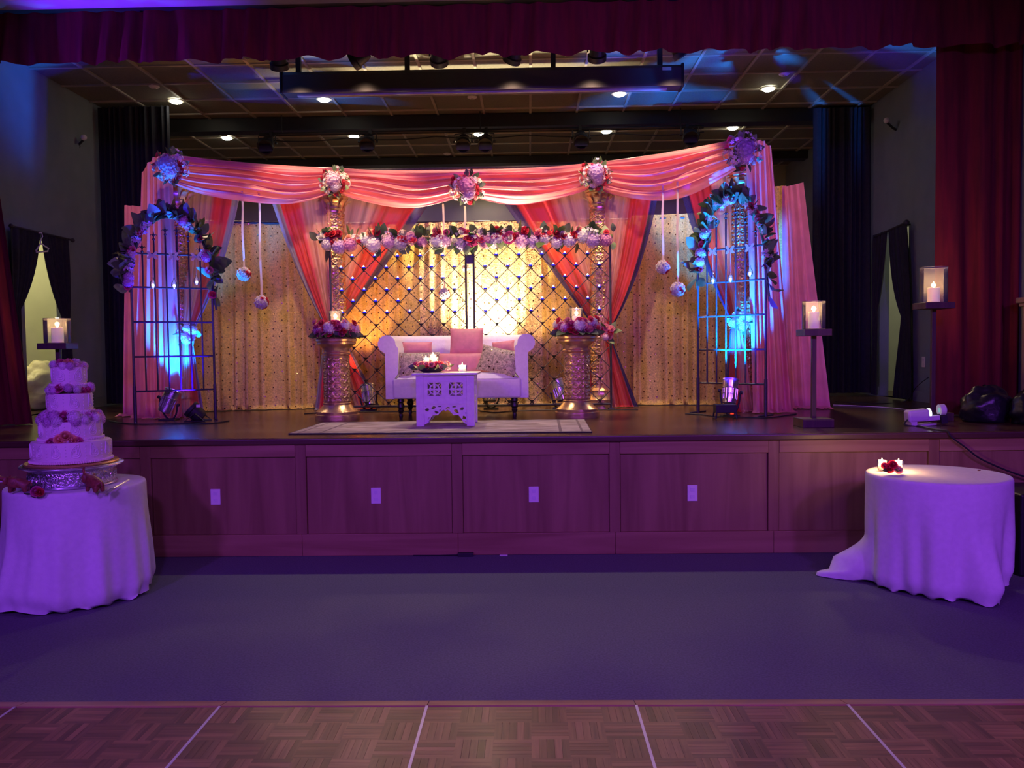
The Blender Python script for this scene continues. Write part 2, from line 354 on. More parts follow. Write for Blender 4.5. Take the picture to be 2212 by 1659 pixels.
# walls
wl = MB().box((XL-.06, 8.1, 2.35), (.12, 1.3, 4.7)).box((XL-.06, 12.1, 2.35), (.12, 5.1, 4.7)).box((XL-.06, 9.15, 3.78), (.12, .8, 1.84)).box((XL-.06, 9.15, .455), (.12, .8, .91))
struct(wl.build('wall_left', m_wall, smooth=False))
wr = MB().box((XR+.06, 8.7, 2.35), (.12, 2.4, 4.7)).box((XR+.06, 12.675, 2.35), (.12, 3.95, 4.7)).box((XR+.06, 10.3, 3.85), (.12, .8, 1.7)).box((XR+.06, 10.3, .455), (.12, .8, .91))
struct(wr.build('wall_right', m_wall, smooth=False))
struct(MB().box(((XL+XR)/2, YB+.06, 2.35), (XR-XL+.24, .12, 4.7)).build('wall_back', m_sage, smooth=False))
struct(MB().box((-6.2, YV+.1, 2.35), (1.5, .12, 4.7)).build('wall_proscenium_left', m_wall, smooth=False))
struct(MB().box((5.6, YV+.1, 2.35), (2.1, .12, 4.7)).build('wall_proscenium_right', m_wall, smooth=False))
for s, x, d in (('left', XL+.012, [(8.1, 1.3), (12.1, 5.1)]), ('right', XR-.012, [(8.7, 2.4), (12.675, 3.95)])):
    b = MB()
    for y, l in d: b.box((x, y, ZS+.06), (.022, l, .12))
    struct(b.build('baseboard_'+s, m_wall, smooth=False))
# rooms behind the two side doors
def side_room(nm, x0, x1, y0, y1, wallm, lampcol, power, lampz=3.1):
    b = MB(); xm = (x0+x1)/2; ym = (y0+y1)/2
    b.box((x1, ym, 2.2), (.08, y1-y0, 2.7)); b.box((xm, y0, 2.2), (abs(x1-x0), .08, 2.7)); b.box((xm, y1, 2.2), (abs(x1-x0), .08, 2.7))
    struct(b.build('wall_'+nm, wallm, smooth=False))
    struct(MB().box((xm, ym, 3.58), (abs(x1-x0)+.1, y1-y0+.1, .06)).build('ceiling_'+nm, m_plast, smooth=False))
    struct(MB().box((xm, ym, .86), (abs(x1-x0), y1-y0, .09)).build('floor_'+nm, m_ramp, smooth=False))
    struct(MB().box((x1-.05*(1 if x1 > x0 else -1), ym, ZS+.07), (.03, y1-y0-.1, .13)).build('baseboard_'+nm, m_ivory, smooth=False))
    lamp('side_room_lamp', 'POINT', (xm, ym, lampz), lampcol, power, size=.12)
side_room('side_room_left', XL-.12, -7.6, 8.3, 10.6, m_sage, (1, .86, .42), 55)
side_room('side_room_right', XR+.12, 6.6, 9.2, 11.9, m_sage, (1, .93, .66), 22)

# ceiling: plaster over the hall, lay-in tiles on a grid over the stage
ce = thing('ceiling', (0, YV, ZC), kind='structure')
MB().box((0, 1.5, ZC+.03), (13.6, 12, .06)).build('plaster', m_plast, ce, False)
MB().box((0, 11.1, ZC+.09), (12, 7.4, .04)).build('deck_above', m_black, ce, False)
TS = .61; gx0 = -6.0-.05; gy0 = YV+.12
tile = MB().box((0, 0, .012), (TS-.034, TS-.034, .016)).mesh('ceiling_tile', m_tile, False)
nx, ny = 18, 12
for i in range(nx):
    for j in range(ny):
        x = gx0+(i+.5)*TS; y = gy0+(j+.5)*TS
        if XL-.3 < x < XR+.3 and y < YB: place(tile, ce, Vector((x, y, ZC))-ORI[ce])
for i in range(nx+1):
    x = gx0+i*TS
    if XL < x < XR+.2: MB().box((x, gy0+ny*TS/2-.05, ZC-.004), (.03, ny*TS, .02)).build('grid_bar', m_bar, ce, False)
for j in range(ny+1):
    if gy0+j*TS < YB: MB().box(((XL+XR)/2, gy0+j*TS, ZC-.003), (XR-XL, .026, .018)).build('grid_bar', m_bar, ce, False)
struct(MB().box(((XL+XR)/2, 11.15, ZC-.09), (XR-XL, .22, .17)).build('trim_1', m_black, smooth=False))
struct(MB().box(((XL+XR)/2, 13.55, ZC-.065), (XR-XL, .22, .12)).build('trim_2', m_black, smooth=False))

# ceiling downlights
def downlight(px, py, label, power, aim, ang=56):
    p = onz(px, py, ZC-.012)
    t = thing('ceiling_downlight', p, label, 'ceiling light', 'round recessed downlights in the stage ceiling')
    MB().lathe([(.07, -.006), (.098, -.006), (.1, .004), (.07, .006)], p, 20, cap=False).build('trim_ring', m_bar, t)
    MB().ell(p+Vector((0, 0, -.004)), (.074, .074, .034), 16, 8).build('bulb', g_down, t)  # bulb enlarged so its shape stands in for the glare around it
    lamp('downlight_beam', 'SPOT', p+Vector((0, 0, -.05)), (1, .70, .44), power, Vector((p.x*aim[0]+aim[1], aim[2], aim[3])), ang, .7, .05, t)
front = ((380, 218), (700, 214), (1338, 202), (1660, 191))
mid = ((490, 297), (765, 294), (1035, 289), (1310, 283), (1583, 275))
back = ((815, 355), (1050, 353))
for k, p in enumerate(front): downlight(*p, 'lit downlight in the ceiling row between screen case and black beam', 180, (.62, -.15, 6.9, .9), 60)
for k, p in enumerate(mid): downlight(*p, 'lit downlight in the ceiling row behind the black spotlight pipe', 230, (.85, 0, 8.4, 2.3), 46)
for k, p in enumerate(back): downlight(*p, 'small lit downlight in the last ceiling strip near back wall', 30, (1, 0, 14.4, 2.6), 100)
for k, (px, py, lb) in enumerate(((333, 188, 'pale unlit ceiling disc above the garlanded cake-side column'), (1694, 161, 'pale unlit ceiling disc above the projector-side end column'), (1020, 211, 'unlit ceiling disc just behind the projection screen case'), (966, 333, 'small pale ceiling disc behind the pair of hanging spotlights'))):
    p = onz(px, py, ZC-.02)
    t = thing('ceiling_disc', p, lb, 'smoke detector'); MB().lathe([(.0, -.012), (.04, -.012), (.06, .002), (.06, .012)], p, 18).build('cover', m_ivory, t)
    MB().lathe([(0, -.02), (.018, -.02), (.02, -.011)], p, 12).build('sensor', m_bar, t)
for k, (px, py, Y, lb) in enumerate(((181, 297, 9.9, 'small round wall camera high on the cake-side side wall'), (1915, 260, 10.2, 'small round wall camera high by the projector-side black curtain'))):
    p = at(px, py, Y); sx = -1 if k == 0 else 1
    t = thing('wall_camera', p, lb, 'camera')
    wallx = XL if k == 0 else XR
    MB().ell(p, (.035, .035, .035), 14, 10).build('housing', m_ivory, t)
    MB().tube([p+Vector((0, .03, 0)), (p.x+sx*.1, p.y+.05, p.z-.08), (wallx, p.y+.06, p.z-.1)], .014).build('bracket', m_black, t)

# ------------------------------------------------------------------ curtains
def pl(pts, u):
    n = len(pts)-1; k = min(n-1, int(u*n)); return lerp(Vector(pts[k]), Vector(pts[k+1]), u*n-k)
def folds(rng, nf):
    ph = [rng.uniform(0, 6.28) for _ in range(4)]
    def f(u, v):
        w = u+.35/nf*math.sin(2*PI*nf*.23*u+ph[0]+.6*v)
        return math.sin(2*PI*nf*w+ph[1])*.7+.3*math.sin(2*PI*nf*1.9*w+ph[2]+.8*v)+.25*math.sin(2*PI*nf*.37*w+ph[3])
    return f
def drape(top, bot, nf, amp0, amp1, seed, nu=None, nv=26, pud=0, nrm=(0, -1, 0), scallop=0, bow=0):
    """hanging cloth between a top and a bottom polyline, with folds; pud lets the foot lie out on the floor"""
    rng = random.Random(seed); f = folds(rng, nf); nu = nu or int(nf*9); nrm = Vector(nrm); ph = rng.uniform(0, 6)
    def fn(u, v):
        t = min(1, v/.93) if pud else v
        p = lerp(pl(top, u), pl(bot, u), t)
        a = lerp(amp0, amp1, sm(t)); p = p+nrm*(a*f(u, t))
        if bow: p = p+nrm*bow*math.sin(PI*t)
        if scallop: p.z += scallop*t*abs(math.sin(PI*nf*.5*u+ph))
        if pud and v > .93:
            k = (v-.93)/.07; p = p+nrm*(pud*k*(1+.45*f(u*1.7, 0)))+Vector((.03*k*math.sin(9*u+ph), 0, .018*math.sin(PI*k)*(1+f(u*2.3, .3))))
            p.z = max(p.z, bot[0][2]+.004)
        return p
    return MB().grid(fn, nu, nv)
def curtain(name, m, label, cat, **k):
    return tag(drape(**k).build(name, m, ang=180), label, cat)

zt = ZC-.05
# red house curtain and valance
def XA(px, Y): return at(px, 700, Y).x
curtain('house_curtain', m_red, 'heavy red velvet stage curtain beside the tall candle stand and projector', 'curtain', top=[(3.74, YV+.03, 4.45), (5.6, YV+.03, 4.45)], bot=[(3.76, YV+.03, ZS+.01), (5.6, YV+.03, ZS+.01)], nf=9, amp0=.04, amp1=.085, seed=3)
curtain('house_curtain', m_red, 'red velvet stage curtain drawn back beside the lit doorway', 'curtain', top=[(-6.3, YV+.03, 4.45), (-5.10, YV+.03, 4.45)], bot=[(-6.3, YV-.02, ZS+.01), (-4.66, YV-.02, ZS+.01)], nf=8, amp0=.04, amp1=.08, seed=8)
va = drape([(-6.4, YV-.13, ZC-.02), (6, YV-.13, ZC-.02)], [(-6.4, YV-.15, 4.19), (6, YV-.15, 4.19)], 46, .025, .05, 5, nu=520, nv=12, scallop=.035)
tag(va.build('valance', m_red, ang=180), 'long red velvet valance hanging across the top of stage', 'valance')
# black wing curtains
curtain('wing_curtain', m_blackcloth, 'black pleated wing curtain behind the cake and cake-side iron trellis', 'curtain', top=[(XL+.05, 10.3, zt), (-4.45, 10.3, zt)], bot=[(XL+.05, 10.3, ZS+.03), (-4.45, 10.3, ZS+.03)], nf=11, amp0=.03, amp1=.05, seed=11)
curtain('wing_curtain', m_blackcloth, 'black pleated wing curtain between projector-side pink drape and side door', 'curtain', top=[(3.72, 10.9, zt), (4.46, 10.9, zt)], bot=[(3.72, 10.9, ZS+.03), (4.46, 10.9, ZS+.03)], nf=9, amp0=.03, amp1=.05, seed=12)
# tie-back curtain: narrow at the tie
def tieback(A0, A1, T0, T1, B0, B1, vt, nf, amp, seed, c0=None, c1=None, nrm=(0, -1, 0), nu=None, nv=40, pud=0):
    A0, A1, T0, T1, B0, B1 = [Vector(p) for p in (A0, A1, T0, T1, B0, B1)]
    rng = random.Random(seed); f = folds(rng, nf); nrm = Vector(nrm); nu = nu or int(nf*8)
    c0 = Vector(c0) if c0 is not None else lerp(A0, T0, .5); c1 = Vector(c1) if c1 is not None else lerp(A1, T1, .5)
    def bz(a, c, b, t): return a*(1-t)**2+c*2*t*(1-t)+b*t*t
    def fn(u, v):
        if v < vt:
            t = v/vt; p = lerp(bz(A0, c0, T0, t), bz(A1, c1, T1, t), u); a = amp*(.35+.65*math.sin(PI*min(1, t*.8+.1)))
        else:
            t = (v-vt)/(1-vt); s = min(1, t/.92) if pud else t
            p = lerp(lerp(T0, B0, s), lerp(T1, B1, s), u); q = sm(s*2.2)
            mid = (p-lerp(lerp(T0, B0, s), lerp(T1, B1, s), .5)); p = p-mid*(1-q)*.0; a = amp*(.45+.55*sm(s))
            if pud and t > .92: k = (t-.92)/.08; p = p+nrm*pud*k*(1+.4*f(u*1.3, 0)); p.z = B0.z+.004+.014*math.sin(PI*k)*(1+f(u*2, .4))
        return p+nrm*a*f(u, v)
    return MB().grid(fn, nu, nv)
# left side door: rod, two dark tied curtains, hanger
xd = XL+.09
rod = thing('curtain_rod', onx(30, 490, xd), 'thin black curtain rod over the cake-side side doorway', 'curtain rod')
MB().tube([onx(24, 488, xd), onx(157, 519, xd)], .012, 8).build('pole', m_iron, rod)
for p in ((24, 488), (157, 519)): MB().ell(onx(*p, xd), (.024, .024, .024), 10, 8).build('finial', m_iron, rod)
for p in ((40, 492), (150, 517)): q = onx(*p, xd); MB().tube([q, (XL, q.y, q.z)], .008).build('bracket', m_iron, rod)
fz = ZS+.02
def D(px, z, X=xd): p = onx(px, 700, X); return Vector((X, p.y, z))
zr = onx(95, 505, xd).z
tag(tieback(D(30, zr), D(92, zr), D(30, 2.05), D(46, 2.05), D(28, fz), D(44, fz), .45, 7, .022, 21, c1=D(84, 2.45), nrm=(1, 0, 0)).build('door_curtain', m_blackcloth, ang=180), 'dark door curtain swept aside next to the red stage curtain', 'curtain')
tag(tieback(D(153, zr), D(95, zr), D(152, 2.0), D(134, 2.0), D(153, fz), D(131, fz), .45, 7, .022, 22, c1=D(106, 2.4), nrm=(1, 0, 0)).build('door_curtain', m_blackcloth, ang=180), 'dark door curtain swept aside behind the cake-side candle glass', 'curtain')
h = thing('clothes_hanger', onx(88, 520, xd+.04), 'white plastic clothes hanger hooked on the cake-side door rod', 'hanger')
X2 = xd+.04; hp = [onx(*q, X2) for q in ((84, 503), (90, 503), (92, 511), (88, 519), (88, 526))]
MB().tube(hp, .006).build('hook', m_ivory, h)
MB().tube([onx(*q, X2) for q in ((88, 526), (105, 537), (103, 543), (79, 545), (78, 541))], .008, 6, True).build('frame', m_ivory, h)
# right side door
xe = XR-.09
rod = thing('curtain_rod', onx(1905, 505, xe), 'black curtain rod with ball end over projector-side side doorway', 'curtain rod')
MB().tube([onx(1890, 512, xe), onx(1957, 481, xe)], .014, 8).build('pole', m_iron, rod)
MB().ell(onx(1958, 481, xe), (.035, .035, .035), 12, 8).build('finial', m_iron, rod)
q = onx(1950, 485, xe); MB().tube([q, (XR, q.y, q.z)], .009).build('bracket', m_iron, rod)
zr2 = onx(1930, 494, xe).z
def D2(px, z): return D(px, z, xe)
tag(tieback(D2(1885, zr2), D2(1917, zr2), D2(1885, 2.0), D2(1897, 2.0), D2(1885, fz), D2(1896, fz), .45, 6, .02, 23, c1=D2(1913, 2.45), nrm=(-1, 0, 0)).build('door_curtain', m_blackcloth, ang=180), 'dark door curtain swept aside next to the projector-side black wing curtain', 'curtain')
tag(tieback(D2(1956, zr2), D2(1918, zr2), D2(1966, 1.9), D2(1948, 1.9), D2(1968, fz), D2(1934, fz), .5, 6, .025, 24, c1=D2(1924, 2.3), nrm=(-1, 0, 0)).build('door_curtain', m_blackcloth, ang=180), 'dark door curtain tied back beside the wall outlet plate', 'curtain')

# outlet plates
def outlet(p, label, group=None, n=(0, -1, 0)):
    t = thing('outlet_plate', p, label, 'outlet', group); n = Vector(n)
    d = (.076, .008, .122) if abs(n.y) else (.008, .076, .122)
    MB().box(p, d).build('plate', m_ivory, t, False, bevel=.003)
    for dz in (-.027, .027):
        e = (.03, .004, .026) if abs(n.y) else (.004, .03, .026)
        MB().box(p+n*.005+Vector((0, 0, dz)), e).build('socket', m_proj, t, False)
for px, lb in ((465, 'white outlet plate on the stage front nearest the cake table'), (812, 'white outlet plate on stage front below the cake-side pedestal'), (1153, 'white outlet plate on stage front below the sofa arm'), (1496, 'white outlet plate on stage front below the projector-side iron trellis')):
    q = at(px, 1069, SY); outlet(Vector((q.x, SY+.005, .462)), lb)
outlet(onx(1995, 782, XR-.005), 'white outlet plate on the slate wall beside projector-side doorway', None, (-1, 0, 0))
# ------------------------------------------------------------------ dance floor
DX0 = -.465-.914*3; DY1 = 3.535
strip = MB().box((0, 0, .008), (.1515, .0292, .016)).mesh('parquet_strip', m_parq, False)
q90 = Quaternion((0, 0, 1), PI/2)
for i in range(6):
    x0 = DX0+i*.914
    lb = ['with only a corner showing past the cake table', 'in front of the cake table', 'in line with the outlet plate nearest cake', 'in line with the sofa', 'in line with the projector-side iron trellis', 'in front of the small candle table'][i]
    t = thing('dance_floor_panel', (x0+.457, DY1-.457, 0), 'parquet dance floor panel with pale ramp edge '+lb, 'dance floor', 'parquet dance floor panels')
    MB().box((x0+.457, DY1-.457, .006), (.912, .912, .011)).build('base', m_parq, t, False)
    rest = MB()
    for r in range(6):
        for c in range(6):
            bx = x0+.457+(c-2.5)*.1505; by = DY1-.012-(r+.5)*.1505
            for k in range(5):
                o = (k-2)*.0301
                if r < 4:
                    if (r+c+i) % 2: place(strip, t, (bx-ORI[t].x, by+o-ORI[t].y, .004))
                    else: place(strip, t, (bx+o-ORI[t].x, by-ORI[t].y, .004), q90)
                else: rest.box((bx, by+o, .0125) if (r+c+i) % 2 else (bx+o, by, .0125), (.1515, .0292, .016) if (r+c+i) % 2 else (.0292, .1515, .016))
    tag(rest.build('parquet_strip', m_parq, t, False), kind='stuff')
    for s in (0, 1): MB().box((x0+(.003 if s == 0 else .911), DY1-.457, .0135), (.006, .914, .0165)).build('metal_edge', m_alu, t, False)
    rm = MB(); y0, y1 = DY1+.002, DY1+.092
    rm.add([(x0+.002, y0, 0), (x0+.912, y0, 0), (x0+.912, y1, 0), (x0+.002, y1, 0), (x0+.002, y0, .021), (x0+.912, y0, .021), (x0+.912, y1, .003), (x0+.002, y1, .003)],
           [(0, 3, 2, 1), (4, 5, 6, 7), (0, 1, 5, 4), (2, 3, 7, 6), (0, 4, 7, 3), (1, 2, 6, 5)]).build('ramp_edge', m_ramp, t, False)

# ------------------------------------------------------------------ flowers: shared meshes
def fm(kind, col, rough=.6):
    rng = random.Random(kind+str(col)); b = MB()
    if kind == 'hydrangea':
        b.ell((0, 0, 0), (.84, .84, .84), 12, 8)
        n = 84
        for k in range(n):
            z = 1-2*(k+.5)/n; a = k*2.39996; r = math.sqrt(1-z*z); d = Vector((r*math.cos(a), r*math.sin(a), z)); q = aimq(d, rng.uniform(0, 6)); c = d*(.88+rng.uniform(0, .12))
            for p in range(4):
                an = PI/2*p; e = Vector((math.cos(an), math.sin(an), 0)); s = Vector((-e.y, e.x, 0))
                b.add([c+q @ Vector((0, 0, 0)), c+q @ (e*.11+s*.085+Vector((0, 0, .04))), c+q @ (e*.2+Vector((0, 0, .05))), c+q @ (e*.11-s*.085+Vector((0, 0, .04)))], [(0, 3, 2, 1)])
    elif kind == 'rose':
        b.ell((0, 0, .15), (.3, .3, .42), 8, 6)
        for k, (n, r, h, t) in enumerate(((3, .28, .62, .05), (4, .46, .52, .16), (5, .66, .36, .32), (6, .85, .14, .52))):
            for p in range(n):
                a0 = 2*PI*p/n+k*.7
                def fn(u, v):
                    a = a0+(u-.5)*2*PI/n*1.35; rr = .12+(r-.12)*math.sin(v*PI/2)+t*.35*v*v; cu = 1-(2*u-1)**2
                    return Vector((rr*math.cos(a), rr*math.sin(a), -.45+(h+.45)*v*(.72+.28*cu)-t*.35*v**4))
                b.grid(fn, 3, 4)
    elif kind == 'blossom':
        for c, d in (((0, 0, 0), (0, 0, 1)), ((.55, .1, -.1), (.6, .1, .8)), ((-.35, .45, -.1), (-.4, .5, .8)), ((-.2, -.5, -.12), (-.2, -.6, .8)), ((.3, -.5, -.25), (.5, -.6, .5))):
            q = aimq(d, rng.uniform(0, 6)); c = Vector(c)
            for p in range(5):
                an = 2*PI*p/5; e = Vector((math.cos(an), math.sin(an), 0)); s = Vector((-e.y, e.x, 0))
                b.add([c, c+q @ (e*.25+s*.16+Vector((0, 0, .2))), c+q @ (e*.5+Vector((0, 0, .22))), c+q @ (e*.25-s*.16+Vector((0, 0, .2)))], [(0, 3, 2, 1)])
    elif kind == 'leaf':
        def fn(u, v):
            wd = .36*math.sin(PI*min(1, v*.96+.02))**.8*(1-.25*v); x = (u-.5)*2*wd
            return Vector((x, .12*abs(x)-.25*v*v+.1*v, v))
        b.grid(fn, 4, 6)
    m = mat('%s_%.2f_%.2f_%.2f' % (kind, *col), col, rough, var=.2, vs=3, rnd=.14, trans=.25 if kind != 'leaf' else .12)
    return b.mesh(kind, m, True, ang=180)
HY = [fm('hydrangea', c) for c in ((.72, .45, .62), (.78, .68, .72), (.70, .30, .50), (.55, .36, .62))]
HW = fm('hydrangea', (.82, .78, .74))
RO = [fm('rose', c) for c in ((.55, .03, .06), (.72, .08, .12), (.78, .3, .3), (.8, .45, .3))]
RR = fm('rose', (.6, .025, .05)); RP = fm('rose', (.75, .28, .3)); RW = fm('rose', (.82, .76, .7)); RM = fm('rose', (.50, .06, .2))
BL = [fm('blossom', c) for c in ((.82, .7, .55), (.82, .66, .66), (.78, .72, .72))]
LF = [fm('leaf', c, .45) for c in ((.06, .11, .035), (.10, .16, .06), (.15, .2, .11))]
rng = random.Random(77)
def fl(me, parent, p, d, s, spin=None):
    """flower head at world point p, facing d"""
    return place(me, parent, Vector(p)-ORI[parent], aimq(d, rng.uniform(0, 6.28) if spin is None else spin), s)
def rdir(bias=(0, -1, .2), k=1.0):
    d = Vector((rng.gauss(0, 1), rng.gauss(0, 1), rng.gauss(0, 1))).normalized()*k+Vector(bias); return d.normalized()
def bouquet(c, R, label, face=(0, -1, .15), big=0):
    c = Vector(c); t = thing('flower_bouquet', c-Vector((0, 0, R)), label, 'bouquet'); f = Vector(face).normalized()
    MB().ell(c, (R*.5, R*.45, R*.5), 12, 8).build('floral_foam', MATS['leaf_0.06_0.11_0.04'] if 'leaf_0.06_0.11_0.04' in MATS else m_black, t)
    fl(HY[big], t, c+f*R*.5, f, R*.5); fl(HY[(big+1) % 4], t, c+f*R*.42+Vector((R*.1, 0, -R*.4)), f, R*.32)
    n = 26
    for k in range(n):
        a = 2*PI*k/n*3.0+rng.uniform(-.2, .2); rr = R*(.62+.36*((k*7) % 5)/4); up = Vector((math.cos(a), 0, math.sin(a)))
        d = (up+f*(.7-.5*rr/R)).normalized(); p = c+up*rr*.93+f*R*(.42-.3*rr/R)
        if k % 4 == 0: fl(RO[rng.choice((0, 1, 1, 2))], t, p, d, R*.19)
        elif k % 4 == 3 and k % 3: fl(rng.choice(LF), t, p-up*R*.15, up+f*.4, R*.42)
        else: fl(rng.choice(BL), t, p, d, R*.26)
    for k in range(9):
        a = 2*PI*k/9+.2; up = Vector((math.cos(a), 0, math.sin(a))); fl(rng.choice(LF), t, c+up*R*.55+f*R*.1, up+f*.25, R*.5)
    return t

# ------------------------------------------------------------------ mandap: tall gold columns
def relief(h0, h1, r, nth, nz, pitch=.17):
    """shaft with raised scroll work"""
    def fn(u, v):
        a = u*2*PI; z = lerp(h0, h1, v); cols = 6; s = u*cols; k = int(s); x = (s-k)-.5; y = (z/pitch+.5*(k % 2)); y -= math.floor(y); y -= .5
        W = 2*PI*r/cols; px, py = x*W, y*pitch; d = 0
        for sx in (-1, 1):
            for sy in (-1, 1):
                cx, cy = sx*W*.24, sy*pitch*.24; rr = math.hypot(px-cx, py-cy); ang = math.atan2(py-cy, (px-cx)*sx)
                ring = abs(rr-pitch*(.16-.016*ang)); d = max(d, max(0, 1-ring/.009)); d = max(d, max(0, 1-rr/.012))
        d = max(d, .8*max(0, 1-abs(abs(x)-.5)*W/.006)); hole = math.hypot(px, py)
        d -= 1.6*max(0, 1-hole/.012)
        R = r+.013*d; return Vector((R*math.cos(a), R*math.sin(a), z))
    return MB().grid(fn, nth, nz, True)
def column_proto():
    t = thing('column', (0, 0, 0)); Hc = 2.41
    relief(.22, 2.16, .1, 150, 300).build('shaft', m_gold, t, ang=180)
    MB().lathe([(.17, 0), (.17, .05), (.16, .06), (.165, .09), (.15, .11), (.125, .17), (.13, .19), (.108, .225), (.1, .23)], n=32).build('base', m_gold, t)
    MB().lathe([(.1, 2.15), (.115, 2.16), (.118, 2.18), (.107, 2.19), (.107, 2.21), (.12, 2.225), (.122, 2.245), (.11, 2.255), (.125, 2.31), (.155, 2.345), (.16, 2.36), (.152, 2.37), (.165, 2.385), (.165, 2.41), (0, 2.41)], n=32).build('capital', m_gold, t)
    lf = MB()
    for k in range(10):
        a = 2*PI*k/10
        def fn(u, v):
            rr = .118+.05*v*v+.02*v; an = a+(u-.5)*.5*(1-.4*v); return Vector((rr*math.cos(an), rr*math.sin(an), 2.245+.1*v-.03*v**4))
        lf.grid(fn, 3, 5)
    lf.build('capital_leaves', m_gold, t); return t
proto = column_proto()
def colpos(px, py, Y): p = at(px, py, Y); return Vector((p.x, p.y, ZS))
CA, CB, CD, CE = colpos(386, 600, 8.58), colpos(725, 600, 9.2), colpos(1296, 600, 9.2), colpos(1604, 600, 8.52)
for k, (p, lb) in enumerate(((CA, 'tall carved gold column washed in blue behind cake-side iron trellis'), (CB, 'tall carved gold column behind the cake-side end of wire screen'), (CD, 'tall carved gold column behind the projector-side end of wire screen'), (CE, 'tall carved gold column washed in blue behind projector-side iron trellis'))):
    o = proto if k == 0 else copy_tree(proto, p)
    o.location = p; ORI[o] = p; tag(o, lb, 'column', 'tall gold columns carrying the pink swags')

# pink swags between the columns
def swag(TL, TR, hL, hR, hM, seed, back=.06, nf=4.5, sagtop=.02):
    rng = random.Random(seed); ph = [rng.uniform(0, 6) for _ in range(5)]
    TL, TR = Vector(TL), Vector(TR)
    ax = (TR-TL); ax.z = 0; ax.normalize(); nr = Vector((ax.y, -ax.x, 0))
    if nr.y > 0: nr = -nr
    def fn(u, v):
        p = lerp(TL, TR, u); w = 4*u*(1-u); h = lerp(hL, hR, u)*(1-w)+w*hM
        p.z -= sagtop*w
        if v < .12:                                     # rolls back over the bar
            k = v/.12; a = PI*(1-k); return p+nr*(-back*(1-math.cos(a))/2*1.0)+Vector((0, 0, .035*math.sin(a)))
        t = (v-.12)/.88; tt = t+.05*math.sin(2*PI*(1.2*u+ph[4]))*math.sin(PI*t)
        g = math.sin(2*PI*nf*tt+ph[0]+1.1*math.sin(3*u+ph[1]))*.65+.35*math.sin(2*PI*nf*1.8*tt+ph[2]-1.6*u)
        d = .035+(.028+.045*w)*g*sm(t*6)+.06*w*math.sin(PI*t*.9)
        p = p+nr*d; p.z -= h*t*(.92+.08*t)
        p.z += .012*math.sin(9*u+ph[3])*t
        return p
    return MB().grid(fn, 64, 70)
YS = 9.1
def top(px, py, Y): return at(px, py, Y)
sA = top(372, 340, 8.36); sB = top(722, 368, YS); sC = top(1008, 372, YS); sD = top(1287, 356, YS); sE = top(1600, 304, 8.3)
for (l, r, hL, hR, hM, sd, lb) in (
    (sA, sB, .26, .24, .40, 31, 'pink satin swag draped from the cake-side end column to next column'),
    (sB, sC, .22, .28, .38, 32, 'pink satin swag draped on the cake side of the middle bouquet'),
    (sC, sD, .27, .22, .36, 33, 'pink satin swag draped on the projector side of the middle bouquet'),
    (sD, sE, .24, .28, .46, 34, 'pink satin swag draped up to the projector-side end column')):
    tag(swag(l, r, hL, hR, hM, sd).build('fabric_swag', m_pink, ang=180), lb, 'swag')
# the pipe the swags hang on
cb = thing('crossbar', (CB.x, YS+.02, ZS+2.41), 'thin dark pipe along the column tops holding the swags', 'pipe')
for a, b in ((sA, sB), (sB, sD), (sD, sE)): MB().tube([a+Vector((0, .03, 0)), b+Vector((0, .03, 0))], .016, 8).build('pipe', m_iron, cb)
for s_, c_ in ((sA, CA), (sB, CB), (sD, CD), (sE, CE)): MB().tube([Vector((c_.x, c_.y, ZS+2.40)), Vector((s_.x, s_.y+.03, s_.z))], .012, 8).build('upright', m_iron, cb)
# swag ends that fall to the floor
zf = ZS+.006
def gp(px, Y, z=None):
    p = at(px, 800, Y); p.z = zf if z is None else z; return p
def curtain2(name, label, top, bot, nf, a0, a1, seed, m=None, **k): return tag(drape(top, bot, nf, a0, a1, seed, **k).build(name, m or m_pink, ang=180), label, 'drape')
curtain2('fabric_drop', 'pink satin swag tail falling to floor beside cake-side end column', [at(306, 372, 8.37), at(333, 338, 8.35), at(372, 336, 8.31)], [gp(288, 8.26), gp(340, 8.23), gp(390, 8.20)], 5, .025, .045, 41, pud=.05)
curtain2('fabric_drop', 'pink satin swag tail falling to floor beside projector-side end column', [at(1612, 300, 8.2), at(1648, 304, 8.2), at(1667, 318, 8.2)], [gp(1629, 8.13), gp(1670, 8.13), gp(1716, 8.16)], 5, .03, .04, 42, pud=.05)
# outer pink drapes
curtain2('side_drape', 'pale pink drape at the cake-side end of the backdrop', [at(268, 443, 8.75), at(322, 447, 8.8)], [gp(262, 8.58), gp(330, 8.62)], 3.5, .02, .05, 43, m_pink2, pud=.12)
curtain2('side_drape', 'pale pink flared drape at the projector-side end of the backdrop beside candle stand', [at(1690, 402, 8.9), at(1702, 402, 8.9), at(1735, 394, 8.75)], [gp(1690, 8.75), gp(1730, 8.7), gp(1792, 8.65)], 3.5, .015, .05, 44, m_pink2, pud=.12)
# gold backdrop cloths, UV in metres so that the sequins keep their size
def goldcloth(label, x0, y0, x1, y1, ptop, nf, seed, m, pud=.02, fwd=0):
    p0, p1 = gp(x0, y0-fwd), gp(x1, y1-fwd); t0 = Vector((p0.x, y0, ptop)); t1 = Vector((p1.x, y1, ptop)); wd = (p1-p0).length
    b = drape([t0, t1], [p0, p1], nf, .018, .038, seed, nv=40, pud=pud); b.uv = [(u*wd*1.15, v*(ptop-ZS)) for u, v in b.uv]
    return tag(b.build('backdrop_cloth', m, ang=180), label, 'backdrop')
zg = 3.02
goldcloth('gold sequinned backdrop cloth behind the two cake-side hanging flower balls', 412, 9.15, 690, 9.45, zg, 8, 51, m_goldcl, fwd=.04)
goldcloth('gold sequinned backdrop cloth behind the cake-side pedestal and sheer curtain', 686, 9.5, 915, 9.52, zg, 7, 52, m_goldcl, fwd=-.05)
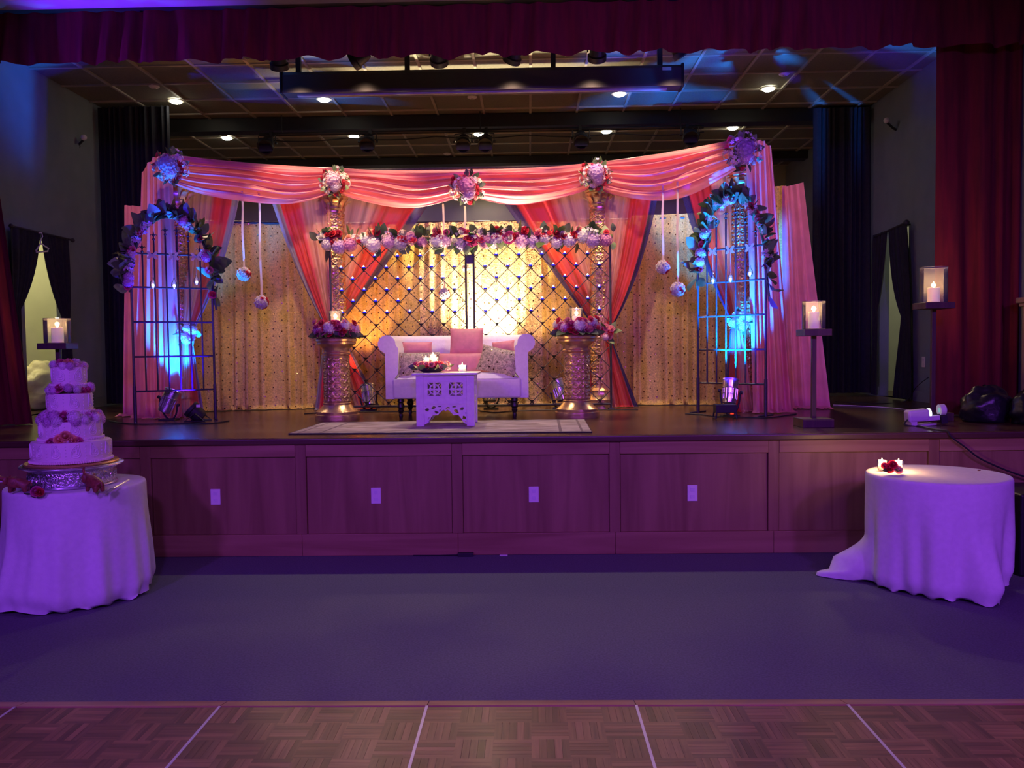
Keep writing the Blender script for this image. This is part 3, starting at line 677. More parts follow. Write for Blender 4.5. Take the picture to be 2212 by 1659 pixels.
goldcloth('bright gold scroll brocade backdrop cloth behind the sofa', 908, 9.50, 1172, 9.50, zg+.01, 8, 53, m_broc, fwd=.05)
goldcloth('gold sequinned backdrop cloth behind projector-side pedestal and sheer curtain', 1168, 9.52, 1372, 9.5, zg, 6, 54, m_goldcl, fwd=-.05)
goldcloth('gold sequinned backdrop cloth behind the two projector-side hanging flower balls', 1368, 9.48, 1650, 9.25, zg+.05, 8, 55, m_goldcl, fwd=.05)
goldcloth('narrow gold backdrop cloth peeping beside the projector-side pale pink drape', 1672, 8.98, 1692, 8.95, 3.28, 1.5, 56, m_goldcl)
bp = thing('backdrop_pipe', (gp(412, 9.2).x, 9.3, zg), 'dark pipe that carries the gold backdrop cloths', 'pipe')
for a, b in (((412, 9.16), (690, 9.46)), ((690, 9.53), (1372, 9.53)), ((1372, 9.5), (1650, 9.27))): MB().tube([gp(a[0], a[1], zg+.01), gp(b[0], b[1], zg+.01)], .018, 8).build('pipe', m_iron, bp)
for px, Y, Yp in ((412, 9.24, 9.16), (690, 9.63, 9.5), (1372, 9.63, 9.52), (1650, 9.36, 9.27)): MB().tube([gp(px, Y), gp(px, Y, zg-.16), gp(px, Yp, zg+.01)], .018, 8).build('upright', m_iron, bp)
# sheer tie-back curtains
def tb(label, m, Ain, Aout, T, w, Bin, Bout, Y, sd, Yt=None, Yb=None, pud=.08, side=1, bulge=.0, nf=6):
    Yt = Yt or Y; Yb = Yb or Yt
    a0, a1 = at(*Ain, Y), at(*Aout, Y); t = at(*T, Yt); t0 = t-Vector((side*w, 0, 0)); t1 = t+Vector((side*w, 0, 0)); b0, b1 = gp(Bin, Yb), gp(Bout, Yb)
    c1 = lerp(a1, t1, .55)+Vector((side*bulge, 0, -bulge*1.2)); c0 = lerp(a0, t0, .5)
    return tag(tieback(a0, a1, t0, t1, b0, b1, .55, nf, .03, sd, c0=c0, c1=c1, pud=pud, nv=60).build('sheer_curtain', m, ang=180), label, 'curtain')
tb('sheer pink and red curtain with silver edge tied back beside cake-side end column', m_sheer_teal, (400, 392, ), (521, 412), (405, 722), .045, 376, 440, 8.9, 61, 8.33, 8.34, side=1, bulge=.10, pud=.03)
tb('sheer curtain with silver edge sweeping onto the column behind cake-side pedestal', m_sheer_teal, (712, 405), (583, 425), (712, 705), .05, 745, 678, 9.1, 62, 9.08, 9.09, side=-1, bulge=.06, pud=.015)
tb('sheer pink and red curtain sweeping from middle swag to cake-side gold column', m_sheer, (738, 410), (934, 430), (722, 705), .05, 742, 822, 9.34, 63, 9.24, 9.26, side=1, bulge=.02, pud=.04)
tb('sheer pink and red curtain sweeping from middle swag to projector-side gold column', m_sheer, (1280, 405), (1082, 430), (1300, 715), .05, 1285, 1248, 9.34, 64, 9.22, 9.22, side=-1, bulge=.02)
tb('sheer curtain with navy sequin edge sweeping onto the column behind projector-side pedestal', m_sheer, (1310, 400), (1424, 408), (1306, 718), .05, 1290, 1378, 9.1, 65, 9.08, 9.09, side=1, bulge=.12, pud=.015)
tb('sheer red curtain with navy edge tied back beside projector-side end column', m_sheer, (1590, 372), (1468, 405), (1590, 695), .05, 1632, 1562, 8.8, 66, 8.24, 8.27, side=-1, bulge=.05, pud=.04)
# tie-back flowers
def posy(p, label, white=True, n=7, s=.05):
    p = Vector(p); t = thing('tie_back_flowers', p, label, 'flowers')
    MB().tube([p+Vector((.07*math.cos(a), .05*math.sin(a), 0)) for a in [2*PI*k/12 for k in range(12)]], .008, 6, True).build('tie_band', m_ribbon, t)
    for k in range(n):
        a = 2*PI*k/n; q = p+Vector((.08*math.cos(a)*(.4+.6*(k % 2)), -.06, .055*math.sin(a)))
        fl((HW if k % 3 else RW) if white else rng.choice((RR, RP, HY[0])), t, q, rdir((0, -1, .2), .5), s if white else s*.8)
    for k in range(6): a = k; fl(rng.choice(LF), t, p+Vector((.05*math.cos(a), -.04, .04*math.sin(a))), rdir((math.cos(a), -.3, math.sin(a)), .3), .11)
posy(at(411, 722, 8.27), 'white tie-back flowers lit cyan behind the cake-side iron trellis')
posy(at(1597, 694, 8.21), 'white tie-back flowers lit cyan behind the projector-side iron trellis', n=9)
posy(at(1310, 718, 8.82), 'pink rose tie-back flowers beside the projector-side pedestal', False)

# bouquets on the swags
bouquet(at(371, 362, 8.22), .19, 'blue-lit flower bouquet topping the cake-side end column', big=3)
bouquet(at(724, 394, 8.955), .175, 'flower bouquet on the swag above cake-side pedestal column')
bouquet(at(1009, 408, 8.98), .20, 'flower bouquet with magenta centre at middle of the swags', big=2)
bouquet(at(1286, 380, 8.935), .185, 'flower bouquet on the swag above projector-side pedestal column', big=3)
bouquet(at(1604, 330, 8.14), .20, 'blue-lit flower bouquet topping the projector-side end column', big=3)
# ------------------------------------------------------------------ diamond wire screens with tealight cups
YM = 8.93; xs0 = at(716, 700, YM).x; xs1 = at(1319, 700, YM).x; PW = 1.47; PH = .2405
zb = ZS+.055; ztop = at(1010, 522, YM).z
znode = at(813, 560, YM).z                   # row of cups just under the garland
cup = MB().lathe([(0, 0), (.008, .0), (.011, .012), (.024, .028), (.026, .034), (.022, .034), (.0, .02)], n=10).mesh('candle_cup', m_iron)
tea_b = MB().lathe([(0, 0), (.012, 0), (.021, .02), (.019, .022), (0, .018)], n=10).mesh('led_cup', g_led)
tea_f = MB().ell((0, 0, .028), (.0085, .0085, .012), 8, 6).mesh('flame', g_tea)
for s, (x0, lb) in enumerate(((xs0, 'cake-side'), (xs1-PW, 'projector-side'))):
    t = thing('wire_screen', (x0+PW/2, YM, ZS), 'black diamond wire screen with candle cups '+('behind cake-side pedestal and sofa arm' if s == 0 else 'behind projector-side pedestal and sofa arm'), 'screen', 'diamond wire screens')
    for x in (x0, x0+PW):
        MB().tube([(x, YM, ZS), (x, YM, ztop)], .0125, 8).build('post', m_iron, t)
        MB().box((x, YM, ZS+.006), (.06, .11, .012)).build('foot', m_iron, t, False)
    for z in (zb, ztop): MB().tube([(x0, YM, z), (x0+PW, YM, z)], .012, 8).build('rail', m_iron, t)
    px, pz = PW/6, PH; zr0 = znode                  # crossings at (x0+i*px, zr0-j*pz) and at the half steps
    def clip(sg, c):
        # line: (z-zr0)/pz = sg*(x-x0)/px + c
        pts = []
        for X in (x0, x0+PW):
            Z = zr0+pz*(sg*(X-x0)/px+c)
            if zb-1e-6 <= Z <= ztop+1e-6: pts.append((X, YM, Z))
        for Z in (zb, ztop):
            X = x0+px*((Z-zr0)/pz-c)/sg
            if x0 < X < x0+PW: pts.append((X, YM, Z))
        return pts
    for sg in (1, -1):
        for c in range(-14, 14):
            q = clip(sg, c)
            if len(q) >= 2:
                a, b = q[0], q[1]
                if (Vector(a)-Vector(b)).length > .04: MB().tube([Vector(a)+Vector((0, .004*sg, 0)), Vector(b)+Vector((0, .004*sg, 0))], .0048, 5).build('wire', m_iron, t)
    for j in range(0, 14):
        z = zr0-j*pz/2
        if z < zb+.03: break
        half = j % 2
        for i in range(6 if half else 5):
            x = x0+px*((i+.5) if half else (i+1)); place(cup, t, Vector((x, YM-.022, z-.012))-ORI[t])
            if j < 6:
                e = thing('tealight', (x, YM-.022, z+.014), 'tiny lit tealight in a cup of the %s wire screen' % lb, 'candle', 'tealights on the %s wire screen' % lb)
                place(tea_b, e, (0, 0, 0)); place(tea_f, e, (0, 0, 0))
MB().box(((xs0+xs1)/2, YM, at(1010, 560, YM).z), (.07, .03, .1)).build('screen_latch', m_iron, None, False)
tag(bpy.data.objects['screen_latch'], 'small black latch joining the two wire screens', 'latch')

# flower garland along the screens' top
gz = at(1010, 517, YM-.03).z; gx0 = at(694, 700, YM).x; gx1 = at(1324, 700, YM).x
g = thing('flower_garland', ((gx0+gx1)/2, YM-.04, gz), 'long garland of hydrangeas, roses and leaves on the wire screens', 'garland')
MB().tube([(lerp(gx0, gx1, k/30), YM-.02, gz+.012*math.sin(k*1.3)) for k in range(31)], .02, 6).build('stem', fm('leaf', (.06, .11, .035)).materials[0], g)
N = 24
for k in range(N):
    x = lerp(gx0+.08, gx1-.1, (k+.3*rng.random())/(N-1)); z = gz-.03+rng.uniform(-.045, .05)*(1 if k % 2 else .4)
    if k in (12, 15): fl(RM, g, (x, YM-.09, z), (0, -1, .2), .075); continue
    fl(HY[(k*3+k//4) % 4] if k % 3 else HW if k % 2 else HY[1], g, (x, YM-.07, z), (rng.uniform(-.2, .2), -1, .2), rng.uniform(.06, .088))
for k in range(64):
    x = lerp(gx0, gx1, rng.random()); z = gz+rng.uniform(-.02, .085)
    fl(rng.choice(RO+[RM, RR, RW]), g, (x, YM-.1+rng.uniform(-.03, .02), z), rdir((0, -1, .5), .5), rng.uniform(.032, .05))
for k in range(40):
    x = lerp(gx0, gx1, rng.random()); z = gz+rng.uniform(-.03, .09); fl(rng.choice(BL), g, (x, YM-.09+rng.uniform(-.03, .02), z), rdir((0, -1, .5), .6), rng.uniform(.04, .055))
for k in range(160):
    x = lerp(gx0-.02, gx1+.02, rng.random()); up = rng.random() < .68; z = gz+(rng.uniform(0, .06) if up else rng.uniform(-.08, 0))
    fl(rng.choice(LF), g, (x, YM-.06+rng.uniform(-.03, .04), z), rdir((0, -.5, 1 if up else -.9), .7), rng.uniform(.08, .15))

# hanging flower balls and ribbons
def ball(px, py, Y, r, label, topy, red=.3, ribbon=True):
    c = at(px, py, Y); t = thing('flower_ball', c-Vector((0, 0, r)), label, 'flower ball')
    MB().ell(c, (r*.8,)*3, 12, 8).build('foam_core', m_white, t)
    n = 46
    for k in range(n):
        z = 1-2*(k+.5)/n; a = k*2.39996; q = math.sqrt(1-z*z); d = Vector((q*math.cos(a), q*math.sin(a), z))
        patch = math.sin(3*d.x+px)+math.sin(4*d.z+py)*.9+math.sin(3*d.y) > .55
        fl(RR if patch else RW, t, c+d*r*.8, d, r*.27)
    if ribbon:
        tp = at(px, topy, Y); tp.x = c.x+.01
        MB().grid(lambda u, v: Vector((c.x+.011*(u-.5)*2+.004*math.sin(9*v), Y+.005*math.sin(7*v), lerp(tp.z, c.z+r*.9, v))), 2, 16).build('ribbon', m_ribbon, t)
    return t
ball(527, 592, 8.63, .082, 'white flower ball lit cyan, upper of the two cake-side hanging balls', 412)
ball(565, 653, 8.70, .083, 'red and white flower ball, lower of the two cake-side hanging balls', 412)
ball(1432, 577, 8.60, .083, 'red and white flower ball, upper of the two projector-side hanging balls', 392)
ball(1464, 625, 8.52, .086, 'red and white flower ball, lower of the two projector-side hanging balls', 392)
ball(960, 634, 9.2, .07, 'red and white flower ball hanging behind the wire screen', 440)
ball(1006, 579, 9.25, .045, 'small red flower ball behind the screen latch', 445)

# ------------------------------------------------------------------ iron arch trellises
def trellis(pL, pR, ytop, label, glabel, seed, up):
    """pL, pR: foot points; horizontals and stepped spear rods, hoop on top"""
    pL, pR = Vector(pL), Vector(pR); ax = pR-pL; W = ax.length; ax.normalize(); up_z = Vector((0, 0, 1)); nr = Vector((ax.y, -ax.x, 0))
    t = thing('iron_trellis', (pL+pR)/2, label, 'trellis')
    P = lambda s, z: pL+ax*(s*W)+Vector((0, 0, z))
    zs = [.30, .63, .96, 1.29, 1.61]; post = 1.38
    for s in (0, 1):
        MB().tube([P(s, 0), P(s, .35)], .017, 8).build('leg', m_iron, t); MB().tube([P(s, .33), P(s, post)], .0125, 8).build('post', m_iron, t)
        f = .14; MB().tube([P(s, .006)+nr*f, P(s, .006)-nr*f], .007, 6).build('foot', m_iron, t)
    for k, z in enumerate(zs):
        d = .0 if k < 4 else math.asin(min(1, (z-post)/.56)); e = .0 if k < 4 else .03
        MB().tube([P(e, z), P(1-e, z)], .009, 6).build('crossbar', m_iron, t)
    tops = [post+(.62+up)*2*math.sqrt(k/7*(1-k/7))-.17 for k in range(1, 7)]     # spears end just under the hoop
    for k, z in enumerate(tops):
        s = (k+1)/7; MB().tube([P(s, .30), P(s, z)], .0085, 6).build('rod', m_iron, t)
        c = P(s, z); fi = MB().lathe([(.0085, -.005), (.014, 0), (.014, .01), (.006, .016), (.006, .03), (.0165, .045), (.006, .06), (0, .10)], c, 8)
        for sg in (-1, 1): fi.tube([c+Vector((0, 0, .04)), c+ax*sg*.022+Vector((0, 0, .052)), c+ax*sg*.03+Vector((0, 0, .04))], .004, 5)
        fi.build('spear_finial', m_iron, t)
    hoop = [P(.5-.5*math.cos(PI*k/24), post+(.62+up)*math.sin(PI*k/24)) for k in range(25)]
    MB().tube(hoop, .010, 6).build('hoop', m_iron, t)
    # hanging glass votives with bows
    for k, (s, dz) in enumerate(((.26, .28), (.52, .28), (.80, .24))):
        c = P(s, zs[4]-dz)+nr*(-.03 if nr.y > 0 else .03)
        v = thing('hanging_votive', c-Vector((0, 0, .05)), 'tiny clear glass votive hanging on the '+glabel, 'votive', 'glass votives on the '+glabel)
        MB().lathe([(0, -.05), (.018, -.045), (.028, -.02), (.024, .01), (.010, .03), (.008, .05), (.014, .055)], c, 12, cap=False).build('glass', m_glass, v)
        MB().ell(c+Vector((0, 0, -.022)), (.012, .012, .015), 8, 6).build('candle', g_tea, v)
        MB().tube([c+Vector((0, 0, .05)), P(s, zs[4])+(c-P(s, c.z-pL.z))], .0025, 4).build('cord', m_alu, v)
        bw = MB()
        for sg in (-1, 1):
            for e in (0, 1):
                bw.grid(lambda u, w_: P(s, zs[4]-.02)+(c-P(s, c.z-pL.z))*1.3+ax*sg*.05*w_+Vector((0, 0, (.035 if e else -.03)*w_+.02*(u-.5)*math.sin(PI*w_)*2)), 2, 4)
        bw.build('bow', m_ribbon, v)
    # leaf garland on the hoop
    gt = thing('leaf_garland', (pL+pR)/2+Vector((0, 0, post)), 'dark leafy garland with flowers arching over the '+glabel, 'garland'); r2 = random.Random(seed)
    path = [P(-.02, post-.14)]+hoop+[P(1.05, post-.3)]
    MB().tube(path, .012, 6).build('vine', LF[0].materials[0], gt)
    def rd(b, k):
        d = Vector((r2.gauss(0, 1), r2.gauss(0, 1), r2.gauss(0, 1))).normalized()*k+Vector(b); return d.normalized()
    n = len(path)
    for k in range(140):
        q = r2.random()*(n-1.001); i = int(q); p = lerp(path[i], path[i+1], q-i); out = p-P(.5, post); out.normalize()
        fl(r2.choice(LF), gt, p+rd((0, 0, 0), 1)*.02, rd(out*.8+Vector((0, -.35, 0)), .8), r2.uniform(.11, .2))
    for k in range(16):
        q = r2.choice((r2.uniform(0, 6), r2.uniform(n-8, n-1.01))) if k < 9 else r2.uniform(4, n-6); i = int(q); p = lerp(path[i], path[i+1], q-i)+Vector((0, -.05, 0))
        fl(RO[k % 3] if k % 4 else HY[(k//2) % 4], gt, p, rd((0, -1, .2), .6), .04 if k % 4 else .05)
    for k in range(12):
        q = r2.uniform(2, n-3); i = int(q); fl(r2.choice(BL), gt, lerp(path[i], path[i+1], q-i)+Vector((0, -.06, 0)), rd((0, -1, .2), .6), .06)
trellis(ons(293, 914), ons(466, 906), 460, 'black iron garden trellis with spear tops standing at the cake side of stage', 'cake-side iron trellis', 5, -.03)
trellis(ons(1508, 891), ons(1654, 899), 430, 'black iron garden trellis with spear tops standing at the projector side of stage', 'projector-side iron trellis', 9, .08)

# ------------------------------------------------------------------ candles
def flame(p, parent, s=1, power=0, col=(1, .55, .2)):
    MB().lathe([(0, 0), (.006*s, .006*s), (.0075*s, .014*s), (.004*s, .028*s), (0, .042*s)], p, 8).build('flame', g_flame, parent)
    if power: lamp('candle_light', 'POINT', Vector(p)+Vector((0, 0, .03*s)), col, power, size=.02, parent=parent)
def cyl_glass(p, r, h, label, name='glass_cylinder', cat='glass', tp=1.0):
    t = thing(name, p, label, cat)
    MB().lathe([(r*.96, 0), (r, .004), (r*tp, h)], p, 28, cap=False).build('wall', m_glass, t)
    MB().lathe([(0, .004), (r*.95, .004), (r*.95, .001), (0, .001)], p, 28, cap=False).build('base', m_glass, t)
    MB().tube([Vector(p)+Vector((r*tp*math.cos(2*PI*k/28), r*tp*math.sin(2*PI*k/28), h)) for k in range(28)], .0028, 5, True).build('rim', m_glass, t)
    return t
def pillar(p, r, h, label, power=1.2, fs=1):
    t = thing('pillar_candle', p, label, 'candle'); p = Vector(p)
    MB().lathe([(0, 0), (r, 0), (r, h-.004), (r*.93, h), (r*.8, h-.006), (r*.25, h-.014), (0, h-.014)], p, 24).build('wax', m_wax, t)
    MB().tube([p+Vector((0, 0, h-.014)), p+Vector((.001, 0, h+.004))], .0015, 5).build('wick', m_black, t)
    flame(p+Vector((0, 0, h-.002)), t, fs, power)
def stand(p, h, gw, gh, cr, chh, place_, rz=0):
    p = Vector(p); t = thing('candle_stand', p, 'dark wooden candle stand with square base '+place_, 'candle stand')
    MB().box(p+Vector((0, 0, .035)), (.25, .25, .07), rz).build('base', m_dwood, t, False, bevel=.004)
    MB().box(p+Vector((0, 0, .07+(h-.125)/2)), (.036, .036, h-.12), rz).build('pole', m_dwood, t, False, bevel=.003)
    MB().box(p+Vector((0, 0, h-.028)), (.22 if gw < .1 else .25, .22 if gw < .1 else .25, .055), rz).build('top_plate', m_dwood, t, False, bevel=.004)
    q = p+Vector((0, 0, h))
    cyl_glass(q, gw, gh, 'clear glass hurricane cylinder on candle stand '+place_); pillar(q+Vector((0, 0, .005)), cr, chh, 'ivory pillar candle burning on candle stand '+place_, 5, 1.3)
p = ons(1757, 921); stand(p, .795, .092, .225, .042, .135, 'beside projector-side pale pink drape')
p = gp(2015, 7.25); p.z = ZS; stand(p, 1.02, .112, .305, .05, .125, 'in front of red curtain by the projector')
p = gp(127, 7.35); p.z = ZS; stand(p, .765, .112, .22, .05, .135, 'behind the wedding cake', .1)

# ------------------------------------------------------------------ short gold pedestals with flower rings
def pedestal_proto():
    t = thing('pedestal', (0, 0, 0))
    relief(.185, .60, .116, 150, 110, .14).build('shaft', m_gold, t, ang=180)
    MB().lathe([(.21, 0), (.215, .02), (.212, .055), (.198, .06), (.2, .085), (.188, .095), (.16, .115), (.132, .15), (.135, .165), (.125, .172), (.13, .185), (.116, .19)], n=40).build('base', m_gold, t)
    MB().lathe([(.116, .595), (.128, .6), (.13, .615), (.12, .622), (.136, .632), (.138, .645), (.122, .655), (.125, .68), (.15, .705), (.178, .722), (.188, .728), (.19, .745), (.183, .75), (.197, .757), (.198, .775), (.185, .79), (0, .79)], n=40).build('top', m_gold, t)
    return t
pp = pedestal_proto()
PL = gp(727, 7.87); PR = gp(1246, 7.9)
for k, (p, lb) in enumerate(((PL, 'left'), (PR, 'right'))):
    p = Vector((p.x, p.y, ZS)); o = pp if k == 0 else copy_tree(pp, p); o.location = p; ORI[o] = p
    if k: o.rotation_euler.z = 1.1
    tag(o, 'short carved gold pedestal carrying flowers '+('on the cake side of the sofa' if k == 0 else 'on the projector side of the sofa'), 'pedestal', 'short gold pedestals')
    c = p+Vector((0, 0, .80)); t = thing('flower_ring', c, 'hydrangea and rose ring on the pedestal '+('on the cake side of the sofa' if k == 0 else 'on the projector side of the sofa'), 'flowers')
    MB().tube([c+Vector((.15*math.cos(a), .15*math.sin(a), .03)) for a in [2*PI*i/20 for i in range(20)]], .04, 8, True).build('wreath_base', LF[0].materials[0], t)
    for i in range(26):
        a = 2*PI*i/26*5+rng.uniform(-.1, .1); rr = .155+.045*(i % 3-1); d = Vector((math.cos(a), math.sin(a), .5+.5*(i % 3 == 0)))
        q = c+Vector((rr*math.cos(a), rr*math.sin(a), .045+.06*(i % 3 != 2)+rng.uniform(-.01, .02)))
        fl(rng.choice((RR, RO[1], RP, RM, RO[2])), t, q, d, rng.uniform(.034, .045))
    for i in range(6):
        a = -PI/2+(-1.75, -.95, -.1, .75, 1.5, 2.6)[i]+.2*k; fl((HW, HY[0], HY[1], HW, HY[0], HY[1])[i], t, c+Vector((.175*math.cos(a), .175*math.sin(a), (.085, .055, .075, .10, .065, .08)[i])), (math.cos(a), math.sin(a), .4), (.055, .05, .066, .055, .068, .06)[i])
    for i in range(14):
        a = -PI/2+(i-6.5)*.2; fl(rng.choice((RR, RO[1], RM, RP)), t, c+Vector((.2*math.cos(a), .2*math.sin(a), .02+.05*(i*5 % 3)+rng.uniform(0, .02))), (math.cos(a), math.sin(a), .5), rng.uniform(.032, .044))
    for i in range(12): a = 2*PI*i/12; fl(rng.choice(BL), t, c+Vector((.15*math.cos(a), .15*math.sin(a), .1)), (math.cos(a)*.5, math.sin(a)*.5, 1), .05)
    for i in range(22):
        a = 2*PI*i/22; fl(rng.choice(LF), t, c+Vector((.17*math.cos(a), .17*math.sin(a), .02)), (math.cos(a), math.sin(a), -.15), rng.uniform(.08, .13))
    lb2 = 'in the flower ring '+('on the cake side of the sofa' if k == 0 else 'on the projector side of the sofa')
    c0 = p+Vector((0, .0, .795)); cyl_glass(c0, .062, .25, 'clear glass cylinder '+lb2); pillar(c0+Vector((0, 0, .006)), .038, .17, 'ivory pillar candle burning '+lb2, 2.0, 1.3)

# ------------------------------------------------------------------ sofa
so = gp(993, 8.15); so.z = ZS; S = thing('loveseat', so, 'white tufted loveseat with rolled arms and black turned legs', 'sofa')
pathp = []; HX, FY, BY, RC = .645, -.34, .30, .2
for k in range(9): pathp.append((-HX, lerp(FY, BY-RC, k/8)))
for k in range(1, 9): a = PI-PI/2*k/8; pathp.append((-HX+RC+RC*math.cos(a), BY-RC+RC*math.sin(a)))
for k in range(1, 40): pathp.append((lerp(-HX+RC, HX-RC, k/40), BY))
for k in range(0, 9): a = PI/2-PI/2*k/8; pathp.append((HX-RC+RC*math.cos(a), BY-RC+RC*math.sin(a)))
for k in range(1, 9): pathp.append((HX, lerp(BY-RC, FY, k/8)))
prof = [(-.055, .2), (-.055, .40), (-.055, .44), (-.056, .48), (-.057, .52), (-.058, .56), (-.06, .60), (-.06, .64), (-.062, .68)]
prof += [(.018+.085*math.cos(math.radians(a)), .722+.085*math.sin(math.radians(a))) for a in (185, 160, 135, 110, 85, 60, 35, 10, -15, -40, -65)] + [(.035, .63), (.035, .55), (.035, .4), (.035, .2)]
npt = len(pathp); vsf = []; fsf = []; Ls = [0]
for i in range(1, npt): Ls.append(Ls[-1]+math.hypot(pathp[i][0]-pathp[i-1][0], pathp[i][1]-pathp[i-1][1]))
for i, (x, y) in enumerate(pathp):
    a = pathp[max(0, i-1)]; b = pathp[min(npt-1, i+1)]; tx, ty = b[0]-a[0], b[1]-a[1]; l = math.hypot(tx, ty); n_ = (-ty/l, tx/l)
    for j, (r, z) in enumerate(prof):
        if 2 <= j <= 8:
            d = min(math.hypot((Ls[i]-Ls[-1]/2)-bx, z-bz) for bx, bz in [(k*.2, .61) for k in range(-3, 4)]+[((k+.5)*.2, .5) for k in range(-4, 4)])
            r -= .03*(1-math.exp(-(d/.05)**2))
        vsf.append((x+n_[0]*r+so.x, y+n_[1]*r+so.y, z+ZS))
mp_ = len(prof)
for i in range(npt-1):
    for j in range(mp_-1): fsf.append((i*mp_+j, (i+1)*mp_+j, (i+1)*mp_+j+1, i*mp_+j+1))
fsf.append(tuple(range(mp_))); fsf.append(tuple(range((npt-1)*mp_+mp_-1, (npt-1)*mp_-1, -1)))
MB().add(vsf, fsf).build('back_and_arms', m_linen, S, ang=60)
for k in range(-3, 4):
    bx = so.x+k*.2; MB().ell((bx, so.y+.225, ZS+.61), (.014, .01, .014), 10, 6).build('button', m_linen, S)
MB().box(so+Vector((0, -.06, .295)), (1.22, .60, .19)).build('seat_base', m_linen, S, True, bevel=.02)
def pil(w, h, t, pw=2.6):
    b = MB()
    for sgn in (1, -1):
        def fn(u, v):
            x = (u-.5)*2; y = (v-.5)*2; th = t/2*((1-abs(x)**pw)*(1-abs(y)**pw))**.55
            pinch = 1-.06*(1-x*x)*abs(y)**3; pin2 = 1-.06*(1-y*y)*abs(x)**3
            return Vector((x*w/2*pin2, sgn*(-th), y*h/2*pinch))
        b.grid(fn, 16, 16)
    b.uv = [(u*w, v*h) for u, v in b.uv]
    return b
def seatc():
    b = MB()
    def top(u, v):
        x = (u-.5)*2; y = (v-.5)*2; e = ((1-abs(x)**8)*(1-abs(y)**8)); return Vector((so.x+x*.58, so.y-.08+y*.285, ZS+.385+.055*e**.4))
    b.grid(top, 30, 20); return b
seatc().build('seat_cushion', m_linen, S, ang=180)
legp = [(.030, .2), (.034, .17), (.024, .16), (.036, .13), (.036, .115), (.022, .1), (.03, .085), (.024, .07), (.016, .055), (.021, .045), (.021, .03), (.013, .0)]
for x, y in ((-.545, -.29), (.545, -.29), (-.53, .22), (.53, .22)): MB().lathe(legp[::-1], so+Vector((x, y, 0)), 16).build('leg', m_ebony, S)
def cushion(px, py, Y, w, h, t, m, label, tilt=-20, roll=0, yaw=0):
    p = at(px, py, Y); b = pil(w, h, t)
    o = b.build('cushion', m, org=(0, 0, 0), ang=180); o.location = p; ORI[o] = p
    o.rotation_mode = 'QUATERNION'; o.rotation_quaternion = Quaternion((0, 0, 1), math.radians(yaw)) @ Quaternion((1, 0, 0), math.radians(tilt)) @ Quaternion((0, 1, 0), math.radians(roll))
    return tag(o, label, 'cushion')
cushion(1008, 739, 8.20, .34, .30, .11, m_cush, 'square dusty pink cushion at the middle of sofa back')
cushion(902, 752, 8.22, .30, .13, .08, m_cush, 'small pink oblong cushion at the sofa corner behind the centrepiece', yaw=12)
cushion(1087, 750, 8.22, .24, .13, .08, m_cush, 'small pink oblong cushion behind the sequin cushion at the bare sofa end', yaw=-18, roll=-6)
cushion(995, 784, 8.06, .60, .21, .12, m_cush, 'long pink lumbar cushion across the sofa seat')
cushion(906, 787, 7.88, .40, .25, .11, m_seqc, 'champagne sequin cushion behind the candle centrepiece', yaw=10)
cushion(1077, 779, 7.88, .40, .26, .11, m_seqc, 'champagne sequin cushion at the bare end of sofa', yaw=-14, roll=12)

# ------------------------------------------------------------------ rug and carved table
rg = [ons(624, 939), ons(1278, 935), ons(1262, 908), ons(697, 915)]
def rugf(u, v): p = lerp(lerp(rg[0], rg[1], u), lerp(rg[3], rg[2], u), v); return Vector((p.x, p.y, ZS+.010+.0012*math.sin(40*u)))
m_rug = None
m_, nt_, b_, N_, L_ = nodes('rug_pattern')
uv_ = N_('ShaderNodeUVMap'); nz_ = N_('ShaderNodeTexNoise'); nz_.inputs['Scale'].default_value = 9; nz_.inputs['Detail'].default_value = 8; nz_.inputs['Distortion'].default_value = 1.2; L_(uv_.outputs[0], nz_.inputs['Vector'])
cr_ = N_('ShaderNodeValToRGB'); e_ = cr_.color_ramp.elements; e_[0].position = .38; e_[1].position = .62; e_[0].color = (.34, .27, .2, 1); e_[1].color = (.58, .5, .4, 1); L_(nz_.outputs[0], cr_.inputs[0])
sx_ = N_('ShaderNodeSeparateXYZ'); L_(uv_.outputs[0], sx_.inputs[0])
def band(out, a, b):
    g1 = N_('ShaderNodeMath'); g1.operation = 'SUBTRACT'; g1.inputs[1].default_value = .5; L_(out, g1.inputs[0]); g2 = N_('ShaderNodeMath'); g2.operation = 'ABSOLUTE'; L_(g1.outputs[0], g2.inputs[0])
    g3 = N_('ShaderNodeMath'); g3.operation = 'COMPARE'; g3.inputs[1].default_value = a; g3.inputs[2].default_value = b; L_(g2.outputs[0], g3.inputs[0]); return g3.outputs[0]
mxx = cr_.outputs[0]
for o_, a_, bb in ((sx_.outputs[0], .40, .005), (sx_.outputs[0], .47, .004), (sx_.outputs[1], .37, .008), (sx_.outputs[1], .46, .006)):
    mi = N_('ShaderNodeMixRGB'); L_(band(o_, a_, bb), mi.inputs[0]); L_(mxx, mi.inputs[1]); mi.inputs[2].default_value = (.22, .17, .14, 1); mxx = mi.outputs[0]
L_(mxx, b_.inputs['Base Color']); b_.inputs['Roughness'].default_value = .95
R_ = thing('area_rug', (rg[0]+rg[2])/2, 'worn beige patterned rug lying before the sofa', 'rug')
MB().grid(rugf, 60, 12).build('pile', m_, R_)
ed = MB()
for a, b in ((rg[0], rg[1]), (rg[1], rg[2]), (rg[2], rg[3]), (rg[3], rg[0])): ed.tube([Vector((a.x, a.y, ZS+.006)), Vector((b.x, b.y, ZS+.006))], .006, 6)
ed.build('bound_edge', m_iron, R_)

